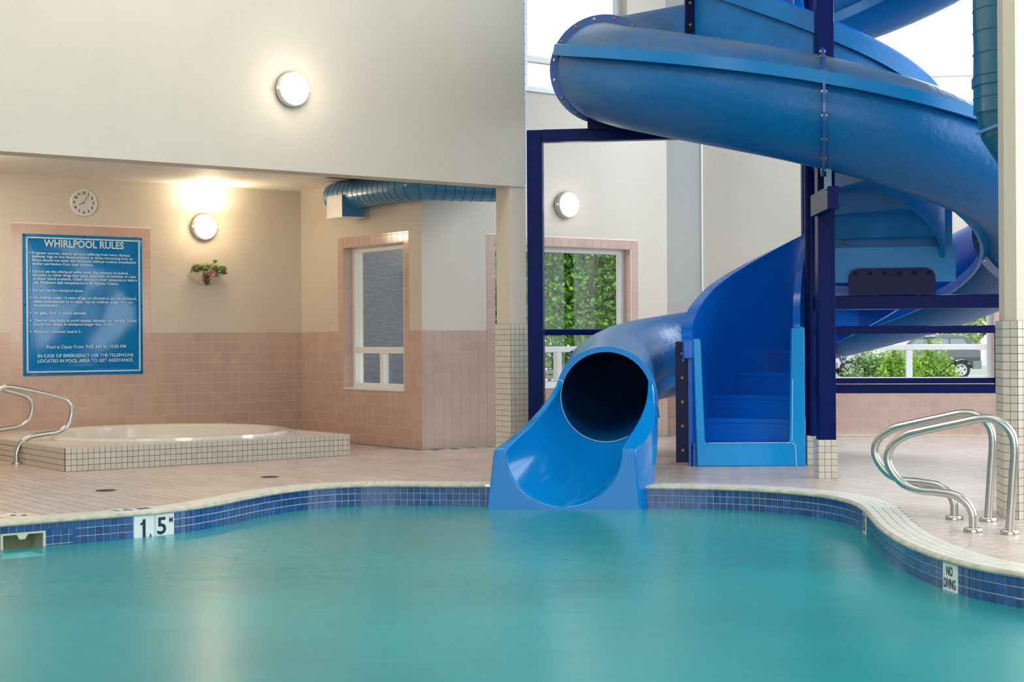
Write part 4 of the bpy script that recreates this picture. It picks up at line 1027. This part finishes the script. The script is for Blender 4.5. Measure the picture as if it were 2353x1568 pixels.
def stair_wall(a0, a1, r0, r1, topf, botf, name, m=STAIR, stp=3):
    rows = []; n_ = max(2, int((a1 - a0) / stp))
    for j in range(n_ + 1):
        al = a0 + (a1 - a0) * j / n_; rows.append([sp(al, r0, botf(al)), sp(al, r1, botf(al)), sp(al, r1, topf(al)), sp(al, r0, topf(al))])
    mb = MB(); mb.grid(rows, close_u=True); mb.quad(*rows[0]); mb.quad(*reversed(rows[-1])); return part(name, mb, m, st, smooth=True)
otop = lambda al: lin(TOPA, al)
for a0, a1 in ((0, 60), (60.01, 189.5), (190, 345), (345, 405)):
    stair_wall(a0, a1, RO - .01, RO + .025, otop, lambda al: 0 if a0 == 0 else soff(al) - .05, 'outer_wall', STAIR if a0 < 100 else STAIRU)
    cap = stair_wall(a0, a1, RO - .022, RO + .075, lambda al: otop(al) + .018, lambda al: otop(al) - .012, 'wall_cap')
    stair_wall(a0, a1, RO + .058, RO + .076, lambda al: otop(al), lambda al: otop(al) - .15, 'cap_skirt', STAIR if a0 < 100 else STAIRU)
ITOP = [(0, 1.19), (20, 1.38), (45, 1.66), (70, 1.88), (100, 2.15), (420, 4.9)]
stair_wall(2, 100, RI - .03, RI, lambda al: lin(ITOP, al), lambda al: 0 if al < 60 else soff(al) - .05, 'inner_wall')
stair_wall(2, 100, RI - .05, RI + .012, lambda al: lin(ITOP, al) + .015, lambda al: lin(ITOP, al) - .01, 'wall_cap')
stair_wall(150, 405, RI - .03, RI, lambda al: lin(ITOP, al), lambda al: soff(al) - .05, 'inner_wall')
# entrance frame
Y0 = 13.165
def fbox(x0, x1, z0, z1, y0=Y0 - .02, y1=Y0 + .05): mb = MB(); mb.aabox((x0, y0, z0), (x1, y1, z1)); return mb
mb = MB()
n_ = 10; L_ = [(1.585, 0), (2.525, 0)]
outl = [(1.592, 0), (2.528, 0), (2.528, 1.19), (2.515, 1.205), (2.455, 1.205), (2.415, 1.19), (2.39, .215), (2.375, .198), (1.69, .198), (1.672, .205), (1.662, .225), (1.630, 1.09), (1.615, 1.105), (1.575, 1.105), (1.562, 1.09)]
fv = [(x, Y0 - .02, z) for x, z in outl]; bv = [(x, Y0 + .06, z) for x, z in outl]; nn_ = len(outl)
bm = bmesh.new(); f1 = [bm.verts.new(v) for v in fv]; f2 = [bm.verts.new(v) for v in bv]
bm.faces.new(f1); bm.faces.new(list(reversed(f2)))
for i in range(nn_): bm.faces.new((f1[i], f1[(i + 1) % nn_], f2[(i + 1) % nn_], f2[i]))
bmesh.ops.recalc_face_normals(bm, faces=bm.faces); me = bpy.data.meshes.new('entrance_frame'); bm.to_mesh(me); bm.free()
o = mobj('entrance_frame', me, mat('light blue fibreglass', (.001, .30, .72), .2, coat=.15, spec=.3), st); bevel_obj(o, .012, 3)
mb = MB(); mb.tube([(1.69, Y0 - .018, .203), (2.40, Y0 - .018, .203)], .003, 6); mb.tube([(2.412, Y0 - .018, .203), (2.44, Y0 - .02, .18), (2.448, Y0 - .021, .0)], .003, 6); mb.tube([(2.412, Y0 - .02, .22), (2.42, Y0 - .02, .75)], .0025, 6); part('sealant_line', mb, SLINE, st)
mb = MB(); mb.aabox((O2.x - RO - .075, Y0 - .02, .93), (O2.x - RO + .02, Y0 + .05, 1.10)); bevel_obj(part('cap_end', mb, STAIR, st), .015, 3)
# section flanges with bolts; navy puts the stair exterior's shade into their colour
def radial_flange(al, r0, r1, z0, z1, nb, m=NAVYD, bside=-1, wd=.012):
    ph = R(180 - al); e = V((cos(ph), sin(ph), 0)); s_ = V((-sin(ph), cos(ph), 0)); c = V((O2.x, O2.y, 0)) + e * (r0 + r1) / 2 + UP * (z0 + z1) / 2
    mb = MB(); mb.box(c, e * (r1 - r0) / 2, s_ * wd, UP * (z1 - z0) / 2); f = part('section_flange', mb, m, st)
    for k in range(nb):
        q = c + UP * ((k + .5) / nb - .5) * (z1 - z0) ; M = (s_ if s_.y < 0 else -s_).to_track_quat('Z', 'Y').to_matrix().to_4x4(); M.translation = q
        bm_ = MB(); bm_.lathe([(0, .026), (.008, .026), (.009, .018), (.015, .016), (.015, .01)], 8, M); part('bolt', bm_, BOLT, f)
radial_flange(2, RO + .02, RO + .13, .03, 1.08, 5)
FBL = mat('mid blue fibreglass', (.002, .20, .50), .35, spec=.3)
radial_flange(345, RO + .02, RO + .11, 3.3, 4.6, 7)
radial_flange(189.7, RO + .01, RO + .09, 1.62, 2.95, 8, FBL)
mb = MB(); ph = R(-9.7); e = V((cos(ph), sin(ph), 0)); s_ = V((-sin(ph), cos(ph), 0))
mb.box(V((O2.x, O2.y, 1.73)) + e * .67 - s_ * .055, e * .51, s_ * .015, UP * .15); part('landing_panel', mb, FBL, st)
for q in (.27,): M = (-s_).to_track_quat('Z', 'Y').to_matrix().to_4x4(); M.translation = V((O2.x, O2.y, 1.93)) + e * q - s_ * .03; bm_ = MB(); bm_.lathe([(0, .02), (.008, .02), (.015, .01), (.015, -.02)], 8, M); part('bolt', bm_, BOLT, st)
# ================================================================== steel support frame
fr_ = thing('steel_support_frame', (2.62, 13.2, 0), 'navy painted steel posts and beams carrying the slide and stairs', 'frame')
def post(name, x, y, w_, z0, z1, m=NAVY, dirv=None):
    d = (dirv or CC).normalized(); n_ = V((-d.y, d.x)); mb = MB(); mb.box((x, y, (z0 + z1) / 2), d.to_3d() * w_ / 2, n_.to_3d() * w_ / 2, UP * (z1 - z0) / 2)
    return bevel_obj(part(name, mb, m, fr_), .006, 2)
def beam(name, p0, p1, w_, h_, m=NAVY):
    p0, p1 = V(p0), V(p1); d = (p1 - p0); mb = MB(); n_ = V((-d.y, d.x, 0)).normalized(); u_ = d.normalized().cross(n_).normalized()
    mb.box((p0 + p1) / 2, d / 2, n_ * w_ / 2, u_ * h_ / 2); return bevel_obj(part(name, mb, m, fr_), .005, 2)
XX = V((1, 0))
post('front_post', 2.478, 12.04, .134, .30, ZC - .3, dirv=XX)
mb = MB(); mb.lathe([(.058, .255), (.058, 6.5)], 24, Matrix.Translation((2.612, 13.27, 0))); part('centre_pole', mb, NAVY, fr_, smooth=True)
post('rear_post', 3.12, 16.10, .10, .26, 5.0, dirv=XX)
post('left_post', .218, 13.60, .137, 0.0, 2.97, dirv=CC)
post('right_post', 4.60, 12.90, .12, 0, 1.47, dirv=CC)
post('stub_post', 1.155, 13.20, .03, 0, .42, dirv=XX)
def rad(s, z, o=0): v = O2 + CC * s + V((.1444, .9895)) * o; return (v.x, v.y, z)
beam('upper_beam', rad(-2.36, 2.912), rad(0, 2.912), .11, .11)
beam('landing_beam', rad(.05, 1.411), rad(2.1, 1.411), .11, .116)
beam('rail', rad(.05, 1.172), rad(2.1, 1.172), .06, .066)
beam('rail', rad(.05, .733), rad(1.95, .733, .05), .06, .046)
beam('rail', rad(.05, .664), rad(2.1, .664), .06, .076)
ux = rad(1.535, 0); post('upright', ux[0], ux[1], .055, .70, 1.15)
beam('rail', (.27, 13.72, 1.172), (3.05, 16.0, 1.172), .05, .055)
mb = MB()
for q in [(1.04)]: pass
pw = [(.287, 1.47), (1.01, 1.47), (1.01, 1.63), (.985, 1.68), (.93, 1.70), (.367, 1.70), (.312, 1.68), (.287, 1.63)]
s_n = V((CC.y, -CC.x)).to_3d()   # towards the pool
bm = bmesh.new(); f1 = [bm.verts.new(V(rad(s, z)) + s_n * .105) for s, z in pw]; f2 = [bm.verts.new(V(rad(s, z)) + s_n * .088) for s, z in pw]
bm.faces.new(f1); bm.faces.new(list(reversed(f2)))
for i in range(8): bm.faces.new((f1[i], f1[(i + 1) % 8], f2[(i + 1) % 8], f2[i]))
bmesh.ops.recalc_face_normals(bm, faces=bm.faces); me = bpy.data.meshes.new('bolt_plate'); bm.to_mesh(me); bm.free(); bpl = mobj('bolt_plate', me, NAVYD, fr_)
for k in range(6):
    M = s_n.to_track_quat('Z', 'Y').to_matrix().to_4x4(); M.translation = V(rad(.345 + k * .122, 1.655)) + s_n * .102
    bm_ = MB(); bm_.lathe([(0, .02), (.009, .018), (.016, .01), (.016, 0)], 8, M); part('bolt', bm_, NAVYD, bpl)
# slide carrier arm at the front post and saddle at the left
arm = beam('carrier_arm', (2.425, 12.12, 2.155), (2.402, 11.36, 2.155), .085, .17)
mb = MB(); mb.aabox((2.352, 11.365, 2.22), (2.392, 11.45, 2.47)); part('carrier_tab', mb, mat('galvanised tab', (.12, .22, .34), .4, metal=.3), fr_)
q = FR[idx_u(-93)][0]
mb = MB(); mb.box((q.x + .05, q.y + .0, 3.01), CC.to_3d() * .20, V((.1444, .9895, 0)) * .04, UP * .06); part('saddle', mb, NAVYD, fr_)
def plinth(x, y, wx, wy, h):
    mb = MB(); mb.aabox((x - wx / 2, y - wy / 2, 0), (x + wx / 2, y + wy / 2, h)); pb = part('plinth', mb, MGROUT, fr_)
    its = []
    for P, d, L_ in [(V((x - wx / 2, y - wy / 2)), V((1, 0)), wx), (V((x - wx / 2, y + wy / 2)), V((0, -1)), wy), (V((x + wx / 2, y - wy / 2)), V((0, 1)), wy)]:
        nt_ = max(2, round(L_ / .05)); its += tile_rects(P, d, V((d.y, -d.x)), [(0, 0, L_, h)], [], L_ / nt_, h / max(1, round(h / .052)), .003)
    place_tiles(its, pb, MOS, t=.003, bev=.001)
plinth(2.478, 12.045, .15, .15, .305); plinth(2.612, 13.28, .11, .11, .26); plinth(3.12, 16.1, .15, .15, .26)
# ================================================================== outside
gz = -.56
mb = MB(); mb.quad((-80, 17.9, gz), (120, 17.9, gz), (120, 260, gz), (-80, 260, gz)); go = part('ground_outside', mb, ASPH, kind='structure')
mb = MB(); mb.aabox((-10, 17.95, gz), (14, 45, gz + .04)); part('lawn', mb, GRASS, kind='structure')
mb = MB(); mb.aabox((8, 56.3, gz), (40, 59.6, gz + .10)); mb2 = part('grass_verge', mb, GRASS, kind='structure')
mb = MB(); mb.aabox((14, 68, gz), (40, 68.5, gz + .35)); part('kerb_outside', mb, mat('pale kerb', (.7, .66, .62), .8), kind='structure')
so = P690 + B * 3.0 + A * .8; mb = MB(); mb.prism([tuple(so), tuple(so + A * 3.2), tuple(so + A * 3.2 + B * .3), tuple(so + B * .3)], gz, 5.2); part('wall_exterior', mb, STUCCO, kind='structure')
def foliage_mesh(c, rad_, n_, ls, seed, shell=.55):
    rg = random.Random(seed); mb = MB(); c = V(c)
    lumps = [(V((rg.uniform(-1, 1), rg.uniform(-1, 1), rg.uniform(-.9, 1))).normalized() * rg.uniform(.25, .8), rg.uniform(.25, .5)) for _ in range(26)]
    for _ in range(n_):
        lc, lr = rg.choice(lumps); d_ = V((rg.gauss(0, 1), rg.gauss(0, 1), rg.gauss(0, 1))).normalized()
        q = lc + d_ * lr * rg.uniform(shell, 1.0); q = V((q.x * rad_[0], q.y * rad_[1], q.z * rad_[2])) + c
        u = V((rg.uniform(-1, 1), rg.uniform(-1, 1), rg.uniform(-.6, .6))).normalized(); s_ = u.cross(V((rg.uniform(-1, 1), rg.uniform(-1, 1), rg.uniform(-1, 1)))).normalized()
        l_ = ls * rg.uniform(.6, 1.3); mb.quad(q, q + u * l_ * .5 + s_ * l_ * .3, q + u * l_, q + u * l_ * .5 - s_ * l_ * .3)
    return mb
def leafmat(name, col):
    m = mat(name, col, .55, tilevar=.45, spec=.3); b = m.node_tree.nodes['Principled BSDF']; b.inputs['Transmission Weight'].default_value = 0
    return m
LM1 = leafmat('maple leaf', (.20, .42, .06)); LM2 = leafmat('shrub leaf', (.40, .62, .09)); LM3 = leafmat('pale shrub leaf', (.34, .50, .22)); LM4 = leafmat('grass blade', (.42, .58, .32))
BARK = mat('brown bark', (.12, .075, .055), .9, var=.3, vscale=12)
def tree(x, y, z0, h, cr, cz, label, n_, ls, lm, seed, cat='tree', name='leafy_tree', shell=.5):
    t = thing(name, (x, y, z0), label, cat); rg = random.Random(seed)
    mb = MB(); mb.tube(catmull3([V((x, y, z0)), V((x + .05, y, z0 + h * .4)), V((x - .08, y, z0 + h * .75)), V((x, y, z0 + h * .95))], 5), [h * .035 * (1 - i / 18) + .01 for i in range(16)], 8); part('trunk', mb, BARK, t)
    for k in range(7):
        a = k * 2.4; z = z0 + h * (.3 + .07 * k); L_ = cr[0] * .7; mb = MB()
        mb.tube(catmull3([V((x, y, z)), V((x + cos(a) * L_ * .5, y + sin(a) * L_ * .5, z + .25 * L_)), V((x + cos(a) * L_, y + sin(a) * L_, z + .7 * L_))], 4), [h * .016 * (1 - i / 10) + .004 for i in range(9)], 6); part('branch', mb, BARK, t)
    part('foliage', foliage_mesh((x, y, cz), cr, n_, ls, seed, shell), lm, t, kind='stuff')
tree(1.2, 26.0, gz, 4.4, (2.5, 1.6, 1.9), 2.0, 'dense green leafy tree filling the back window', 34000, .10, LM1, 5)
tree(-.4, 30.0, gz, 4.2, (2.6, 1.5, 2.1), 1.9, 'second leafy tree behind the first, at the left side of the back window', 20000, .12, LM1, 6)
tree(21.2, 70.0, gz, 5.2, (3.3, 2.0, 2.9), 2.4, 'leafy tree behind the dark parked car', 7000, .34, LM2, 7)
tree(6.36, 27.5, gz, 1.5, (.62, .6, .72), .36, 'pale green round shrub, leftmost under the right window', 3500, .075, LM3, 8, 'shrub', 'round_shrub')
tree(6.36, 25.0, gz, 1.5, (.42, .5, .70), .42, 'bright yellow green shrub left of the window mullion', 3500, .07, LM2, 9, 'shrub', 'round_shrub')
tree(7.02, 25.6, gz, 1.5, (.55, .5, .74), .44, 'yellow green shrub right of the mullion in front of the dark car', 4500, .07, LM2, 10, 'shrub', 'round_shrub')
rg = random.Random(4); mb = MB()
for _ in range(3500):
    x = rg.uniform(4.8, 6.05); y = rg.uniform(22.2, 23.4); h = rg.uniform(.66, 1.14); a = rg.uniform(-.15, .15)
    mb.quad((x, y, gz), (x + .012, y, gz), (x + a + .004, y, gz + h))
gr = part('ornamental_grass', mb, LM4, kind='stuff'); tag(gr, 'tuft of tall pale ornamental grass outside the right window', 'grass')
# parked sports utility car
def suv(x, y, ang, L_, name, body, clad, label, simple=False):
    t = thing(name, (x, y, gz), label, 'car'); M = Matrix.Translation((x, y, gz)) @ Matrix.Rotation(ang, 4, 'Z')
    W_ = .90
    prof = [(-2.2, .42), (-2.22, .78), (-2.12, .98), (-1.15, 1.10), (-.95, 1.13), (1.95, 1.16), (2.12, 1.10), (2.18, .80), (2.18, .42)]
    def extr(nm, prof, w_, m, tp=None, parent=t, bev=.03):
        bm = bmesh.new(); a_ = [bm.verts.new((px, -w_ if not tp else -tp(pz), pz)) for px, pz in prof]; b_ = [bm.verts.new((px, w_ if not tp else tp(pz), pz)) for px, pz in prof]
        bm.faces.new(a_); bm.faces.new(list(reversed(b_)))
        for i in range(len(prof)): j = (i + 1) % len(prof); bm.faces.new((a_[i], a_[j], b_[j], b_[i]))
        bmesh.ops.recalc_face_normals(bm, faces=bm.faces); me = bpy.data.meshes.new(nm); bm.to_mesh(me); bm.free(); o = mobj(nm, me, m, parent, M=M)
        if bev: bevel_obj(o, bev, 2)
        return o
    arch = lambda cx: [(cx + .43 * cos(a), .36 + .43 * sin(a)) for a in [R(q) for q in (172, 150, 120, 90, 60, 30, 8)]]
    low = [(-2.2, .42)] + [(-2.22, .78), (-2.12, .98), (-1.15, 1.10), (-.95, 1.13), (1.95, 1.16), (2.12, 1.10), (2.18, .80), (2.18, .42)] + [(1.42 - (q[0] - 1.42), q[1]) for q in arch(1.42)] + [(-1.38 - (q[0] + 1.38), q[1]) for q in arch(-1.38)]
    extr('body', low, W_, body, bev=0)
    gh = [(-1.0, 1.12), (-.42, 1.62), (-.25, 1.68), (1.55, 1.70), (1.75, 1.64), (2.05, 1.14)]
    extr('cabin', gh, W_, body, tp=lambda z: .87 - .16 * (z - 1.1) / .6)
    for side in (-1, 1):
        for wn_ in ([(-.70, 1.17), (-.30, 1.55), (.15, 1.57), (.15, 1.17)], [(.23, 1.17), (.23, 1.575), (.95, 1.58), (.98, 1.17)], [(1.06, 1.17), (1.04, 1.58), (1.55, 1.57), (1.80, 1.2)]):
            mb = MB(); vs = [M @ V((px, side * (.885 - .16 * (pz - 1.1) / .6), pz)) for px, pz in wn_]; mb.quad(*vs); part('side_window', mb, GLASSD, t)
    for side in (-1, 1):
        mb = MB(); mb.box(M @ V((0, side * .90, .50)), M.to_3x3() @ V((.93, 0, 0)), M.to_3x3() @ V((0, .025, 0)), V((0, 0, .12))); part('door_cladding', mb, clad, t)
        mb = MB(); mb.box(M @ V((2.05, side * .84, .55)), M.to_3x3() @ V((.16, 0, 0)), M.to_3x3() @ V((0, .08, 0)), V((0, 0, .16))); part('bumper', mb, clad, t)
        mb = MB(); mb.box(M @ V((2.12, side * .82, 1.0)), M.to_3x3() @ V((.07, 0, 0)), M.to_3x3() @ V((0, .06, 0)), V((0, 0, .14))); part('tail_lamp', mb, mat('red tail lamp', (.5, .03, .02), .2), t)
        mb = MB(); mb.box(M @ V((-.75, side * .98, 1.2)), M.to_3x3() @ V((.09, 0, 0)), M.to_3x3() @ V((0, .09, 0)), V((0, 0, .08))); part('wing_mirror', mb, clad, t)
        mb = MB(); mb.tube([M @ V((-.1, side * .68, 1.73)), M @ V((1.5, side * .68, 1.75))], .02, 6); part('roof_rail', mb, clad, t)
    for cx in (-1.38, 1.42):
        for side in (-1, 1):
            Mw = M @ Matrix.Translation((cx, side * .80, .36)) @ Matrix.Rotation(pi / 2 * -side, 4, 'X')
            mb = MB(); mb.lathe([(.22, -.09), (.34, -.10), (.36, -.07), (.36, .07), (.34, .10), (.23, .09)], 24, Mw); wh = part('wheel', mb, RUB, t)
            mb = MB(); mb.lathe([(.24, .05), (.235, .095), (.10, .075), (.0, .08)], 20, Mw); part('hub_cap', mb, mat('white alloy', (.75, .75, .75), .3, metal=.3), wh)
            for k in range(5):
                a = 2 * pi * k / 5; mb = MB(); mb.lathe([(0, .096), (.035, .095), (.035, .06)], 6, Mw @ Matrix.Translation((.15 * cos(a), .15 * sin(a), 0))); part('wheel_hole', mb, BLACK, wh)
suv(16.33, 61.0, R(-4), 4.4, 'parked_car', CARP, CARG, 'dark teal sports utility car parked outside the right window')
suv(12.5, 63.5, R(-4), 4.4, 'parked_car', mat('white car paint', (.75, .77, .8), .2), CARG, 'white parked car mostly hidden behind the shrubs')
# slatted low fence outside the back window
lf = thing('slatted_fence', (.4, 21.5, gz), 'low weathered slatted fence outside the lower back window', 'fence')
for k in range(9):
    mb = MB(); z = .02 + k * .075; mb.aabox((-.9, 21.5, z), (.75, 21.53, z + .05)); part('slat', mb, mat('weathered grey slat', (.42, .38, .36), .8), lf)
for x in (-.9, -.05, .72): mb = MB(); mb.aabox((x, 21.53, gz), (x + .06, 21.59, .74)); part('fence_post', mb, mat('weathered grey slat', (0, 0, 0)), lf)
